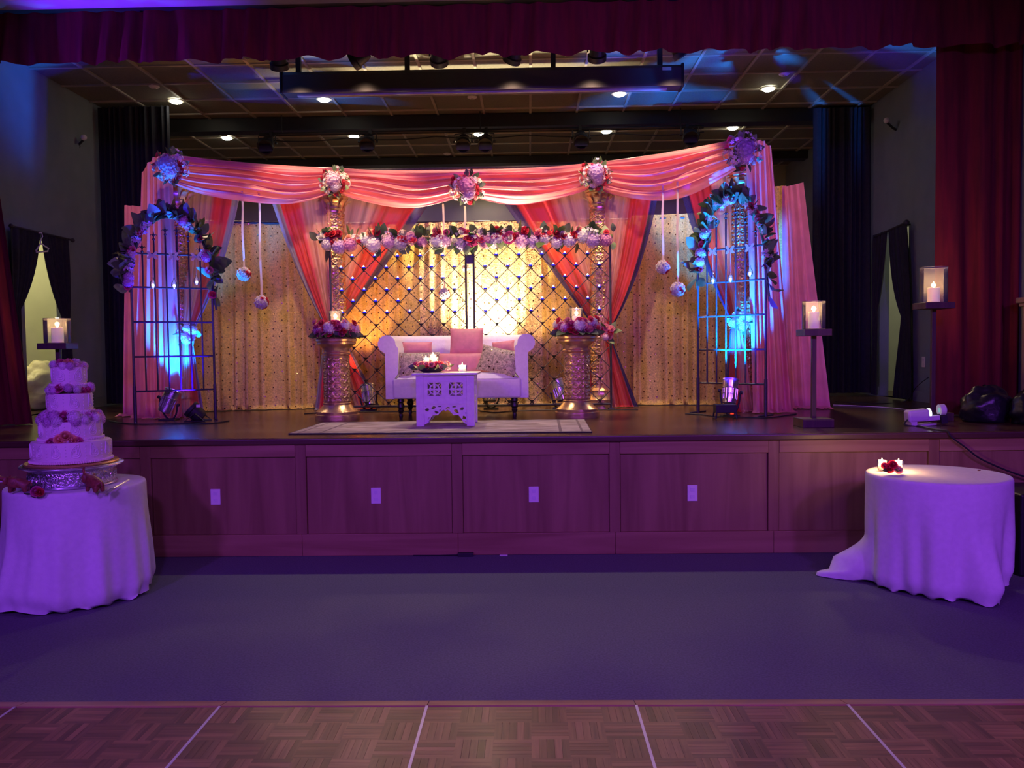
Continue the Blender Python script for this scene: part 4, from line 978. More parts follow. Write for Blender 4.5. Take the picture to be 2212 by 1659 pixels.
TC = ons(954, 924); TC = Vector((TC.x+.035, TC.y+.2, ZS+.012)); TW, TD, TH = .50, .42, .455
T = thing('carved_table', TC, 'white carved wooden side table with fretwork on the rug', 'table')
MB().box(TC+Vector((0, 0, TH-.009)), (TW+.06, TD+.06, .018)).build('table_top', m_whitewood, T, False, bevel=.005)
for sx in (-1, 1):
    for sy in (-1, 1): MB().box(TC+Vector((sx*(TW/2-.035), sy*(TD/2-.035), (TH-.018)/2)), (.068, .068, TH-.018)).build('leg', m_whitewood, T, False, bevel=.004)
def star(x, z, R):
    r = math.hypot(x, z); a = math.atan2(z, x); ring = abs(r-R*.66) < R*.075; pet = False
    for k in range(4):
        b = PI/2*k; u = x*math.cos(b)+z*math.sin(b); v = -x*math.sin(b)+z*math.cos(b)
        if u > 0 and abs(v) < .15*R*math.sin(PI*min(1, u/R)) + .02*R: pet = True
        u2 = x*math.cos(b+PI/4)+z*math.sin(b+PI/4); v2 = -x*math.sin(b+PI/4)+z*math.cos(b+PI/4)
        if u2 > R*.66 and abs(v2) < .06*R: pet = True
    return ring or pet or max(abs(x), abs(z)) > R*.93
def tface(rot, W, nm):
    """one side of the table: fretted square windows over a pierced arched apron, built facing -y then turned"""
    inner = W-.136; q = Quaternion((0, 0, 1), rot); dep = (TD if rot in (0, PI) else TW)/2
    parts = []
    def put(b, name):
        b.v = [tuple(TC+q @ Vector(v)) for v in b.v]; return b.build(name, m_whitewood, T, False)
    zt_, zm, zl = TH-.018, .185, 0; cz = .315; R = .062 if W > .45 else .058; xo = inner/4
    y = -dep+.012
    def keep(x, z):
        for sx in (-1, 1):
            if abs(x-sx*xo) < R and abs(z-cz) < R: return star(x-sx*xo, z-cz, R)
        return True
    put(MB().fret(-inner/2, inner/2, .20, zt_, int(inner/.0045), int((zt_-.2)/.0045), keep, y, .014), 'fret_panel')
    def apron(x, z):
        zz = z; h = .13-.115*(abs(x)/(inner/2))**1.7+.012*math.sin(abs(x)*70)
        if zz < h: return False
        if zz > .172 or abs(x) > inner/2-.008 or zz < h+.014: return True
        return math.sin(x*75+1.2*math.sin(z*60))*math.sin(z*88+x*30) < .28
    put(MB().fret(-inner/2, inner/2, 0, .19, int(inner/.004), 46, apron, y+.002, .012), 'arched_apron')
    put(MB().box((0, y+.002, .193), (inner, .016, .014)), 'moulding')
    for z in (.245, .385): put(MB().box((0, y-.001, z), (inner, .008, .007)), 'moulding')
for r_, w_ in ((0, TW), (PI/2, TD), (PI, TW), (-PI/2, TD)): tface(r_, w_, 'x')
m_frost = glass('frosted_glass', refl=.3)
# centrepiece and votive
cz_ = TC+Vector((-.135, -.02, TH)); CP = thing('candle_centrepiece', cz_, 'bowl of pink roses with three glowing candles on carved table', 'centrepiece')
MB().lathe([(0, 0), (.07, 0), (.125, .03), (.13, .045), (.11, .045), (0, .03)], cz_, 24).build('bowl', m_black, CP)
for i in range(30):
    a = 2*PI*i/30*7; rr = .11+.025*(i % 3-1); fl(rng.choice((RP, RR, RO[2], RM, RO[1])), CP, cz_+Vector((rr*math.cos(a)*1.1, rr*math.sin(a), .05+.025*(i % 2))), (math.cos(a), math.sin(a), .7), .03)
for i in range(16): a = 2*PI*i/16; fl(rng.choice(LF), CP, cz_+Vector((.12*math.cos(a), .12*math.sin(a), .04)), (math.cos(a), math.sin(a), .22), .085)
for i in range(7): a = -.7+.25*i; fl(BL[1], CP, cz_+Vector((.155*math.cos(a), .155*math.sin(a), .05+.02*(i % 2))), (math.cos(a), math.sin(a), .5), .035)
for i, (dx, dy, dz) in enumerate(((-.04, -.05, .075), (.035, -.05, .075), (.01, .04, .10))):
    q = cz_+Vector((dx, dy, dz)); MB().lathe([(.0, .001), (.028, .002), (.031, .055)], q, 16, cap=False).build('votive_glass', m_frost, CP)
    MB().lathe([(0, .006), (.024, .006), (.024, .03), (0, .03)], q, 14).build('votive_wax', m_wax, CP); flame(q+Vector((0, 0, .03)), CP, 1.1, 2.5)
def votive(p, label, r=.038, h=.06):
    t = thing('glass_votive', p, label, 'votive'); p = Vector(p)
    MB().lathe([(0, .001), (r*.85, .002), (r, h)], p, 20, cap=False).build('glass', m_frost, t)
    MB().lathe([(0, .008), (r*.72, .008), (r*.74, h*.5), (0, h*.5)], p, 18).build('wax', m_wax, t); flame(p+Vector((0, 0, h*.5)), t, 1.25, 4)
votive(TC+Vector((.135, -.03, TH)), 'single glowing glass votive on the white carved table', .043, .062)
# ------------------------------------------------------------------ par can uplights
def par(c, d, label, col, power, aim, angle=40, foot=True, m=None, blend=.6, L=.24, R=.082, size=.05):
    c, d = Vector(c), Vector(d).normalized(); t = thing('par_can', Vector((c.x, c.y, ZS)), label, 'stage light'); m = m or m_chrome
    pr = [(.0, -L*.5), (R*.55, -L*.5), (R*.75, -L*.46), (R*.8, -L*.3), (R*.8, -L*.12), (R*.86, -L*.11), (R*.86, -L*.08), (R*.8, -L*.07), (R*.84, L*.12), (R*.94, L*.14), (R*.94, L*.17), (R*.88, L*.18), (R*.92, L*.42), (R, L*.44), (R, L*.5), (R*.93, L*.5), (R*.84, L*.36)]
    MB().lathe(pr, c, 28, d, cap=False).build('can', m, t)
    rb = MB()
    for k in range(14):
        a = 2*PI*k/14; q = aimq(d); e = q @ Vector((math.cos(a), math.sin(a), 0)); rb.tube([c+e*R*.82-d*L*.3, c+e*R*.86+d*L*.1], .003, 4)
    rb.build('cooling_rib', m, t)
    MB().lathe([(0, 0), (R*.84, 0), (R*.84, .004), (0, .004)], c+d*L*.34, 24, d).build('lens', glow('lens_'+label[:18], col, 6), t)
    side = d.cross(Vector((0, -1, 0))); side = side.normalized() if side.length > .1 else Vector((1, 0, 0))
    yk = [c+side*(R+.012)*math.cos(a)+Vector((0, 0, -1))*(c.z-ZS-.01)*math.sin(a) for a in [PI*k/10 for k in range(11)]]
    MB().tube(yk, .009, 6).build('yoke', m_rubber, t)
    for s in (-1, 1): MB().lathe([(0, 0), (.016, 0), (.016, .02), (0, .02)], c+side*s*(R+.012), 10, side*s).build('knob', m_rubber, t)
    if foot: MB().box((c.x, c.y, ZS+.008), (.16, .12, .014)).build('foot', m_rubber, t, False)
    lamp('par_beam', 'SPOT', c+d*L*.56, col, power, aim, angle, blend, size, t)
    return t
BLUE = (0, .19, 1.0)
q = gp(362, 8.04); par((q.x, q.y, ZS+.19), (.42, .1, 1), 'chrome par can shining blue by the cake-side iron trellis', BLUE, 800, at(388, 600, 8.45), 70, size=.03)
q = gp(1577, 7.82); par((q.x, q.y, ZS+.235), (.12, .22, 1), 'chrome par can shining blue by projector-side iron trellis', BLUE, 1800, at(1594, 620, 8.3), 66, size=.03)
q = gp(795, 9.03); par((q.x, q.y, ZS+.17), (-.18, .3, 1), 'chrome par can glowing amber between cake-side pedestal and sofa', (1, .42, .12), 120, at(775, 700, 9.3), 70)
q = gp(1209, 9.04); par((q.x, q.y, ZS+.2), (-.3, .25, 1), 'chrome par can leaning toward the sofa behind projector-side pedestal', (1, .62, .25), 70, at(1150, 600, 9.4), 60)
q = gp(1060, 9.07); par((q.x, q.y, ZS+.2), (0, .35, 1), 'chrome par can hidden behind the sofa lighting gold brocade', (1, .8, .5), 1700, at(1036, 540, 9.5), 76, blend=.9)
# low black LED par lying on the stage, low LED flood in front of the right can
q = gp(425, 7.85); t = thing('led_par', (q.x, q.y, ZS), 'low black LED par lying tilted beside the cake-side iron trellis', 'stage light')
c = Vector((q.x-.02, q.y, ZS+.085)); d = Vector((-.5, -.1, .45)).normalized()
MB().lathe([(0, -.08), (.05, -.08), (.07, -.05), (.075, .03), (.085, .04), (.085, .07), (.075, .07), (.07, .05), (0, .05)], c, 20, d).build('housing', m_rubber, t)
for s in (-1, 1): MB().tube([c+Vector((.02, s*.08, 0)), Vector((q.x+.1, q.y+s*.08, ZS+.008)), Vector((q.x-.1, q.y+s*.08, ZS+.008)), c+Vector((.02, s*.08, 0))], .009, 5).build('stand_bracket', m_rubber, t)
MB().box(c+Vector((.05, -.06, .07)), (.04, .004, .025)).build('label_sticker', m_ivory, t, False)
lamp('led_beam', 'SPOT', c+d*.09, (.03, .003, 1), 330, at(365, 560, 8.25), 60, .6, .03, t)
q = gp(1566, 7.58); t = thing('led_flood', (q.x, q.y, ZS), 'low black LED flood on legs in front of projector-side par can', 'stage light')
lamp('led_beam', 'SPOT', (q.x, q.y-.02, ZS+.15), (.03, .003, 1), 380, at(1600, 560, 8.1), 60, .6, .03, t)
MB().box((q.x, q.y, ZS+.095), (.19, .12, .075)).build('case', m_rubber, t, False, bevel=.006)
for s in (-1, 1):
    MB().tube([(q.x+s*.085, q.y-.05, ZS+.08), (q.x+s*.095, q.y-.06, ZS+.008), (q.x+s*.095, q.y+.06, ZS+.008), (q.x+s*.085, q.y+.05, ZS+.08)], .008, 5).build('leg', m_rubber, t)
MB().box((q.x+.05, q.y-.062, ZS+.05), (.03, .004, .012)).build('indicator', glow('red_led', (1, .05, .02), 1.2), t, False)
# cables
def cable(pts, label, r=.006, m=None, name='cable'):
    P_ = [Vector(p) for p in pts]; out = []
    for i in range(len(P_)-1):
        a = P_[max(0, i-1)]; b = P_[i]; c = P_[i+1]; d = P_[min(len(P_)-1, i+2)]
        for k in range(8):
            t = k/8; out.append(.5*((2*b)+(c-a)*t+(2*a-5*b+4*c-d)*t*t+(3*b-a-3*c+d)*t**3))
    out.append(P_[-1]); return tag(MB().tube(out, r, 6).build(name, m or m_rubber), label, 'cable')
def fp(px, py, dz=.007): p = ons(px, py); p.z = ZS+dz; return p
def fy(px, Y): p = gp(px, Y); p.z = ZS+.007; return p
cable([fy(232, 7.95), fy(280, 7.58), fy(345, 7.55), fy(400, 7.58), fy(450, 7.55), fy(492, 7.8)], 'black cable on stage around the cake-side trellis feet')
cable([fy(655, 8.6), fy(700, 8.72), fy(770, 8.77), fy(850, 8.79), fy(905, 8.72), fy(950, 8.77)], 'black cable running behind cake-side pedestal to the sofa')
cable([fy(1035, 8.75), fy(1065, 8.5), fy(1082, 8.55), fy(1110, 8.7), fy(1180, 8.76), fy(1250, 8.77), fy(1340, 8.72), fy(1378, 8.72)], 'black cable coiling under the sofa toward projector-side pedestal')
cable([fy(1480, 8.1), fy(1520, 7.95), fy(1547, 7.74), fy(1585, 7.695), fy(1625, 7.60), fy(1665, 7.58), fy(1720, 7.92)], 'black cable around the feet of projector-side trellis')
cable([fp(1800, 876), fp(1850, 878), fp(1920, 882), fp(1985, 890)], 'thin pale cable across the stage toward the projector', .004, m_proj)
w0 = onx(2006, 815, XR-.02)
cable([w0, onx(1990, 835, XR-.1)+Vector((-.05, 0, 0)), fp(1955, 868), fp(1900, 873), fp(1850, 872), fp(1805, 868)], 'black cable dropping from the wall by projector-side doorway', .005)

# ------------------------------------------------------------------ gear under the ceiling
pp_ = thing('lighting_pipe', (-.3, 10.95, 4.42), 'black lighting pipe across the stage behind first ceiling beam', 'pipe')
zp = at(1000, 283, 10.95).z; xa, xb = at(560, 283, 10.95).x, at(1520, 270, 10.95).x
MB().tube([(xa, 10.95, zp), (xb, 10.95, zp)], .024, 8).build('pipe', m_black, pp_)
for x in (xa+.3, (xa+xb)/2, xb-.3): MB().tube([(x, 10.95, zp), (x, 10.95, ZC)], .008, 6).build('hanger', m_black, pp_)
cab = [(lerp(xa, xb, k/40), 10.93, zp-.07-.035*abs(math.sin(k*.39))) for k in range(41)]; MB().tube(cab, .008, 5).build('slack_cable', m_rubber, pp_)
for k, (px, py) in enumerate(((577, 310), (795, 306), (1001, 307), (1049, 306), (1255, 299), (1490, 291))):
    c = at(px, py, 10.76); t = thing('stage_spotlight', c-Vector((0, 0, .1)), ['black stage spotlight hanging on the pipe above the cake-side end swag', 'black stage spotlight on the pipe above the cake-side pedestal column', 'black stage spotlight of the close pair, on its cake side', 'black stage spotlight of the close pair, on its projector side', 'black stage spotlight on the pipe above projector-side pedestal column', 'black stage spotlight on the pipe end near the projector-side end column'][k], 'stage light', 'black spotlights on the ceiling pipe')
    d = Vector((0, -.75, -.65)).normalized()
    MB().lathe([(0, -.13), (.05, -.13), (.07, -.09), (.08, -.02), (.085, .05), (.1, .06), (.1, .11), (.085, .11), (.08, .06), (0, .06)], c, 18, d).build('housing', m_black, t)
    MB().box(c+Vector((0, -.06, -.03)), (.17, .01, .17)).build('gel_frame', m_black, t, False)
    MB().tube([c+Vector((-.11, 0, 0)), c+Vector((-.11, 0, .1)), Vector((c.x, 10.95, zp-.03)), c+Vector((.11, 0, .1)), c+Vector((.11, 0, 0))], .007, 5).build('yoke', m_black, t)
    for s in (-1, 1): MB().lathe([(0, 0), (.016, 0), (.016, .03), (0, .03)], c+Vector((s*.1, 0, 0)), 10, (s, 0, 0)).build('knob', m_black, t)
    MB().box((c.x, 10.95, zp), (.04, .06, .07)).build('clamp', m_black, t, False)
YF = 8.05; zq = at(1000, 88, YF).z
fpipe = thing('lighting_pipe', (-.6, YF, zq), 'black lighting pipe hidden behind the red valance', 'pipe')
MB().tube([(-3.6, YF, zq), (3.0, YF, zq)], .022, 8).build('pipe', m_black, fpipe)
for x in (-3.2, -.4, 2.6): MB().tube([(x, YF, zq), (x, YF, ZC)], .008, 6).build('hanger', m_black, fpipe)
beams = {0: ((.02, .55, 1), 130, at(640, 455, 9.0), 13), 1: ((.25, .03, 1), 60, at(385, 365, 8.35), 14), 3: ((.8, .10, .8), 40, at(1010, 400, 9.0), 22), 4: ((.22, .03, 1), 60, at(1285, 385, 9.0), 14), 5: ((.12, .03, 1), 110, at(1606, 345, 8.15), 15)}
for k, (px, py) in enumerate(((602, 130), (776, 125), (948, 121), (1110, 116), (1290, 112), (1466, 106))):
    c = at(px, py, YF-.05); t = thing('par_fixture', c-Vector((0, 0, .06)), ['black par fixture under the valance aimed with cyan light', 'black par fixture under the valance beside the cyan fixture', 'black par fixture under the valance above the cake-side half of screen case', 'black par fixture under the valance above the projector-side half of screen case', 'black par fixture under the valance above projector-side pedestal column', 'black par fixture with blue lens under the valance'][k], 'stage light', 'par fixtures behind the valance')
    d = (Vector(beams[k][2])-c).normalized() if k in beams else Vector((0, .8, -.6)).normalized()
    MB().lathe([(0, -.1), (.05, -.1), (.065, -.06), (.075, .02), (.09, .03), (.09, .08), (.078, .08), (.07, .04), (0, .04)], c, 18, d).build('housing', m_black, t)
    MB().tube([c+Vector((-.09, 0, 0)), Vector((c.x-.09, YF, zq-.05)), Vector((c.x+.09, YF, zq-.05)), c+Vector((.09, 0, 0))], .007, 5).build('yoke', m_black, t)
    MB().box((c.x, YF, zq-.01), (.04, .05, .07)).build('clamp', m_black, t, False)
    if k in (2, 3): lamp('fixture_flood', 'SPOT', c+Vector((0, .05, -.1)), (1, .76, .62), 150, (-.55+.7*(k-2), 7.3, .95), 74, .5, .06, t)
    if k in beams:
        co, pw, aim, an = beams[k]
        lamp('fixture_flood', 'SPOT', c+d*.1, (1, .62, .42), 15, (c.x*.9, 9.1, 3.0), 80, .6, .06, t)
        lamp('fixture_flood', 'SPOT', c+d*.1, (1, .70, .36), 155, (c.x*.95, 9.45, 1.7), 58, .5, .06, t)
        lamp('fixture_beam', 'SPOT', c+d*.1, co, pw, aim, an, .6, .03, t)
# projection screen case
YSn = 8.55; xa, xb = at(613, 180, YSn).x, at(1471, 165, YSn).x; za = at(1040, 178, YSn).z
sc_ = thing('projector_screen', ((xa+xb)/2, YSn, za-.12), 'long black projection screen case hung below the ceiling', 'screen')
cs = [(-.10, -.10), (.08, -.10), (.10, -.07), (.10, .09), (.07, .12), (-.06, .12), (-.10, .08)]; vs_ = [(x, YSn+a, za+b) for x in (xa, xb) for a, b in cs]; n_ = len(cs)
MB().add(vs_, [(k, (k+1) % n_, n_+(k+1) % n_, n_+k) for k in range(n_)]+[tuple(range(n_-1, -1, -1)), tuple(range(n_, 2*n_))]).build('case', mat('screen_case_black', (.05, .048, .05), .35, var=.1), sc_, False)
MB().box(((xa+xb)/2, YSn-.02, za-.108), (xb-xa-.3, .05, .02)).build('weight_bar', mat('screen_bar_grey', (.3, .3, .32), .4), sc_, False)
for x in (xa, xb): MB().box((x, YSn, za+.01), (.03, .21, .235)).build('end_cap', m_black, sc_, False, bevel=.01)
for px in (645, 880, 1195, 1425): x = at(px, 150, YSn).x; MB().box((x, YSn, (za+.12+ZC)/2), (.05, .05, ZC-za-.12)).build('bracket', m_black, sc_, False)
MB().box((xb-.16, YSn-.102, za+.07), (.09, .004, .03)).build('maker_plate', m_bar, sc_, False)

# ------------------------------------------------------------------ gobo projector, bags, lectern
q = ons(2000, 918); t = thing('gobo_projector', (q.x, q.y, ZS), 'small white projector with round lens barrel on stage edge', 'projector')
tilt = Quaternion((0, 1, 0), math.radians(-5)) ; 
def J(x, y, z): return Vector((q.x, q.y, ZS))+tilt @ Vector((x, y, z))
def jbox(x0, x1, y0, y1, z0, z1, name, m, bev=.008):
    b = MB(); b.box(((x0+x1)/2, (y0+y1)/2, (z0+z1)/2), (x1-x0, y1-y0, z1-z0)); b.v = [tuple(J(*v)) for v in b.v]; return b.build(name, m, t, False, bevel=bev)
jbox(-.155, .02, -.05, .05, .035, .135, 'body', m_proj, .02); jbox(-.02, .10, -.045, .045, .035, .075, 'nose', m_proj, .006)
jbox(-.14, -.09, -.052, .052, .005, .04, 'rear_foot', m_proj, .004)
MB().lathe([(0, 0), (.036, 0), (.04, .01), (.04, .02), (.03, .02)], J(.018, 0, .095), 20, tilt @ Vector((1, 0, 0)), cap=False).build('lamp_window', glow('projector_lamp', (.8, .85, 1), 3), t)
MB().lathe([(.02, -.03), (.046, -.03), (.046, .012), (.036, .02)], J(.145, 0, .112), 22, tilt @ Vector((1, 0, 0)), cap=False).build('lens_barrel', m_proj, t)
MB().lathe([(0, 0), (.036, 0), (.034, .008), (0, .014)], J(.155, 0, .112), 18, tilt @ Vector((1, 0, 0))).build('lens_glass', glow('lens_cyan', (.35, .9, .85), 1.4), t)
jbox(.05, .17, -.012, .012, .068, .08, 'rail', m_rubber, 0); jbox(.11, .16, -.04, .04, .0, .066, 'front_support', m_rubber, .004)
jbox(-.17, .06, -.06, .06, 0.0, .012, 'base_plate', m_alu, .002)
cable([J(-.152, -.02, .06), J(-.2, -.06, .03), J(-.14, -.11, .012), Vector((q.x-.13, q.y-.16, ZS+.008)), Vector((q.x-.15, SY+.16, ZS+.008)), Vector((q.x-.14, SY+.03, ZS+.010)), Vector((q.x-.12, SY-.03, ZS+.010)), Vector((q.x-.10, SY-.045, ZS-.03)), at(2085, 966, SY-.05), at(2120, 992, SY-.055), at(2185, 1020, SY-.055), at(2260, 1044, SY-.055)], 'black cable hanging from the projector over stage front', .007)
def blob(c, r, seed, m, amp=.18, nu=40, nv=28):
    rg_ = random.Random(seed); W = [(Vector((rg_.gauss(0, 1), rg_.gauss(0, 1), rg_.gauss(0, 1)))*2.6, rg_.uniform(0, 6)) for _ in range(9)]
    def fn(u, v):
        a = u*2*PI; t = PI*v; d = Vector((math.sin(t)*math.cos(a), math.sin(t)*math.sin(a), -math.cos(t))); k = 1+amp*sum(abs(math.sin(d.dot(w_)+p_)) for w_, p_ in W)/9*1.6-amp*.8
        p = Vector((c[0]+d.x*r[0]*k, c[1]+d.y*r[1]*k, c[2]+d.z*r[2]*k)); p.z = max(p.z, ZS+.004+.002*d.x); return p
    return MB().grid(fn, nu, nv, True)
def bagtie(t, p, m):
    b = MB()
    for k in range(7):
        a = 2*PI*k/7; b.grid(lambda u, v: Vector(p)+Vector((math.cos(a+(u-.5)*.9)*(.015+.035*v), math.sin(a+(u-.5)*.9)*(.015+.035*v), .05*v+.01*math.sin(5*u))), 2, 3)
    b.build('gathered_neck', m, t)
for (px, Y, r, sd, lb) in ((2131, 7.05, (.185, .165, .19), 3, 'black plastic rubbish bag slumped on stage by red curtain'), (2243, 6.80, (.19, .165, .2), 5, 'black plastic rubbish bag crowding the pale lectern')):
    p = gp(px, Y); c = (p.x, p.y, ZS+r[2]*.5); t = thing('rubbish_bag', (p.x, p.y, ZS), lb, 'bag'); blob(c, r, sd, m_bag, .42).build('bag', m_bag, t, ang=180); bagtie(t, (p.x+.03, p.y+.02, ZS+r[2]*1.36), m_bag)
p = onx(82, 845, XL-.56); t = thing('white_bag', (p.x, p.y, ZS), 'white plastic bag of rubbish in the lit cake-side side room', 'bag')
blob((p.x, p.y, ZS+.26), (.26, .3, .28), 8, m_wbag, .5).build('bag', m_wbag, t, ang=180); bagtie(t, (p.x, p.y, ZS+.52), m_wbag)
p = gp(2262, 7.25); t = thing('lectern', (p.x, p.y, ZS), 'pale wooden lectern with overhanging cap beside the black rubbish bags', 'lectern'); m_lec = wood('pale_lectern_wood', (.25, .17, .13), (.36, .26, .2), .5, 2, 9)
MB().box((p.x, p.y, ZS+.5), (.23, .36, 1.0)).build('body', m_lec, t, False, bevel=.006); MB().box((p.x, p.y, ZS+1.04), (.31, .44, .05)).build('cap', m_lec, t, False, bevel=.01)
MB().box((p.x, p.y, ZS+1.0), (.27, .40, .03)).build('cap_moulding', m_lec, t, False, bevel=.006); MB().box((p.x, p.y, ZS+.04), (.27, .40, .08)).build('plinth', m_lec, t, False, bevel=.006)

# ------------------------------------------------------------------ round tables in front of the stage
def cloth(c, R, h, seed, flare, hem, ex=None, nth=200):
    rg_ = random.Random(seed); ph = [rg_.uniform(0, 6.28) for _ in range(8)]; c = Vector(c)
    def fn(u, v):
        a = u*2*PI
        if v < .18: r = R*v/.18*.985; return c+Vector((r*math.cos(a), r*math.sin(a), h))
        if v < .24: k = (v-.18)/.06; r = R*(.985+.03*math.sin(k*PI/2)); return c+Vector((r*math.cos(a), r*math.sin(a), h-.02*(1-math.cos(k*PI/2))))
        t = (v-.24)/.76
        f = .5*math.sin(9*a+ph[0]+.8*t)+.35*math.sin(14*a+ph[1]-.6*t)+.3*math.sin(5*a+ph[2])+.2*math.sin(23*a+ph[3])
        r = R*1.015+flare*sm(t)*.8+.012*t+.03*f*sm(t*1.6)*(.5+.5*t); z = (h-.02)*(1-t)
        lo = hem(a) if hem else 0
        z = lerp(h-.02, lo, t)
        if t > .86: k = (t-.86)/.14; r += .010*k*math.sin(17*a+ph[4])+.012*k*(1+math.sin(7*a+ph[5]))-.045*sm(k); z = max(z-.02*k, .004+.012*(1+math.sin(21*a+ph[6]))*k*(1 if lo < .03 else 0))
        p = c+Vector((r*math.cos(a), r*math.sin(a), max(.004, z)))
        if ex: p = ex(p, a, t, c)
        return p
    return MB().grid(fn, nth, 46, True)
def rtable(c, R, h, label):
    t = thing('round_table', c, label, 'table'); c = Vector(c)
    MB().lathe([(0, h-.03), (R*.97, h-.03), (R*.97, h-.006), (0, h-.006)], c, 40).build('table_top', m_dwood, t); MB().lathe([(.035, .03), (.035, h-.03)], c, 14).build('column', m_iron, t)
    MB().lathe([(0, .0), (.28, .0), (.28, .015), (.05, .035), (0, .035)], c, 24).build('base', m_iron, t)
TH2 = .735
CK = onz(163, 1060, TH2); CK.z = 0; CK.y = 5.28; CK.x = at(166, 1060, 5.28).x; RT = .41
rtable(CK, RT, TH2, 'round table under the wedding cake hidden by its cloth')
def ex1(p, a, t, c):
    k = max(0, math.cos(a-math.radians(-112)))**14*sm((t-.45)/.55); p = p+Vector((math.cos(a), math.sin(a), 0))*.07*k; return p
tag(cloth(CK, RT, TH2, 4, .02, lambda a: .05*max(0, math.sin(3*a+1.0)) if -.0 < 1 else 0, ex1).build('tablecloth', m_white, ang=180), 'white floor-length cloth on the table under the wedding cake', 'tablecloth')
RB = Vector((at(2024, 1022, 5.40).x, 5.40, 0)); RR2 = .425
rtable(RB, RR2, TH2-.005, 'round table hidden under the rumpled white cloth')
def ex2(p, a, t, c):
    w = lambda deg, pw: max(0, math.cos(a-math.radians(deg)))**pw
    k = w(162, 26)*sm((t-.55)/.45); p = p+Vector((-.33, .10, 0))*k
    if k > .3 and t > .8: p.z = max(.006, p.z*(1-k)+.03*math.sin(PI*(t-.8)/.2)*k)
    k2 = w(-77, 34)*sm((t-.35)/.65); p = p+Vector((.05, -.13, 0))*k2
    return p
tag(cloth(RB, RR2, TH2-.005, 14, -.035, lambda a: .10*max(0, math.cos(a-math.radians(-28)))**3, ex2).build('tablecloth', m_white, ang=180), 'white rumpled cloth trailing on floor from the small candle table', 'tablecloth')
p = onz(1905, 1016, TH2); votive(Vector((p.x, p.y, TH2)), 'glowing glass votive at the edge of the small candle table', .031, .068)
p2 = onz(1941, 1017, TH2); votive(Vector((p2.x, p2.y, TH2)), 'glowing glass votive tucked behind the red roses on the small candle table', .031, .068)
p3 = onz(1926, 1022, TH2); t = thing('rose_posy', (p3.x, p3.y, TH2), 'small posy of red and orange roses on the small candle table', 'flowers')
for dx, dy, dz, me, s in ((-.02, -.01, .035, RR, .034), (.0, -.02, .06, RR, .03), (.035, -.02, .028, RO[3], .032), (-.045, .0, .05, RO[1], .024), (.05, .01, .03, RP, .026), (.02, .01, .055, RR, .028)): fl(me, t, (p3.x+dx, p3.y+dy, TH2+dz), (dx*4, -1, .6), s)
for k in range(4): fl(LF[k % 3], t, (p3.x+.02*k-.03, p3.y-.01, TH2+.02), (.6*(k-1.5), -.6, .1), .045)
p4 = onz(2115, 1017, TH2); MB().ell((p4.x, p4.y, TH2+.004), (.012, .008, .004), 8, 6).build('dark_petal', m_wine); tag(bpy.data.objects['dark_petal'], 'single dark petal lying on the small candle table', 'petal')

# ------------------------------------------------------------------ wedding cake
cs_ = Vector((at(157, 1030, 5.24).x, 5.24, TH2+.003)); t = thing('cake_stand', cs_, 'round ornate silver cake stand under the wedding cake', 'cake stand')
m_emb = mat('embossed_silver', (.7, .68, .72), .22, 1, .25, vs=90, bump=1.0, bs=70)
MB().lathe([(.258, .0), (.262, .008), (.25, .014), (.252, .1), (.262, .108), (.27, .112), (.296, .122), (.3, .13), (.29, .136), (0, .136)], cs_, 64, cap=False).build('drum', m_emb, t)
MB().tube([cs_+Vector((.300*math.cos(2*PI*k/64), .300*math.sin(2*PI*k/64), .129)) for k in range(64)], .006, 6, True).build('rim', m_chrome, t)
MB().tube([cs_+Vector((.26*math.cos(2*PI*k/64), .26*math.sin(2*PI*k/64), .007)) for k in range(64)], .006, 6, True).build('foot_rim', m_chrome, t)
sw = MB()
for k in range(36):
    a0 = 2*PI*k/36
    sw.tube([cs_+Vector((.253*math.cos(a0+.06*r*math.cos(th)), .253*math.sin(a0+.06*r*math.cos(th)), .055+.03*r*math.sin(th)))+Vector((math.cos(a0), math.sin(a0), 0))*.002 for th, r in [(i*.7, 1-i*.08) for i in range(11)]], .0028, 4)
sw.build('scroll_relief', m_silver, t)
cb_ = cs_+Vector((0, 0, .138)); K = thing('wedding_cake', cb_, 'four tier ivory wedding cake with piped paisley and sugar flowers', 'cake')
MB().lathe([(0, 0), (.272, 0), (.276, .006), (.272, .012), (0, .012)], cb_, 64).build('gold_board', m_goldboard, K)
tiers = [(.232, .016, .132), (.182, .155, .12), (.132, .325, .125), (.1, .495, .125)]
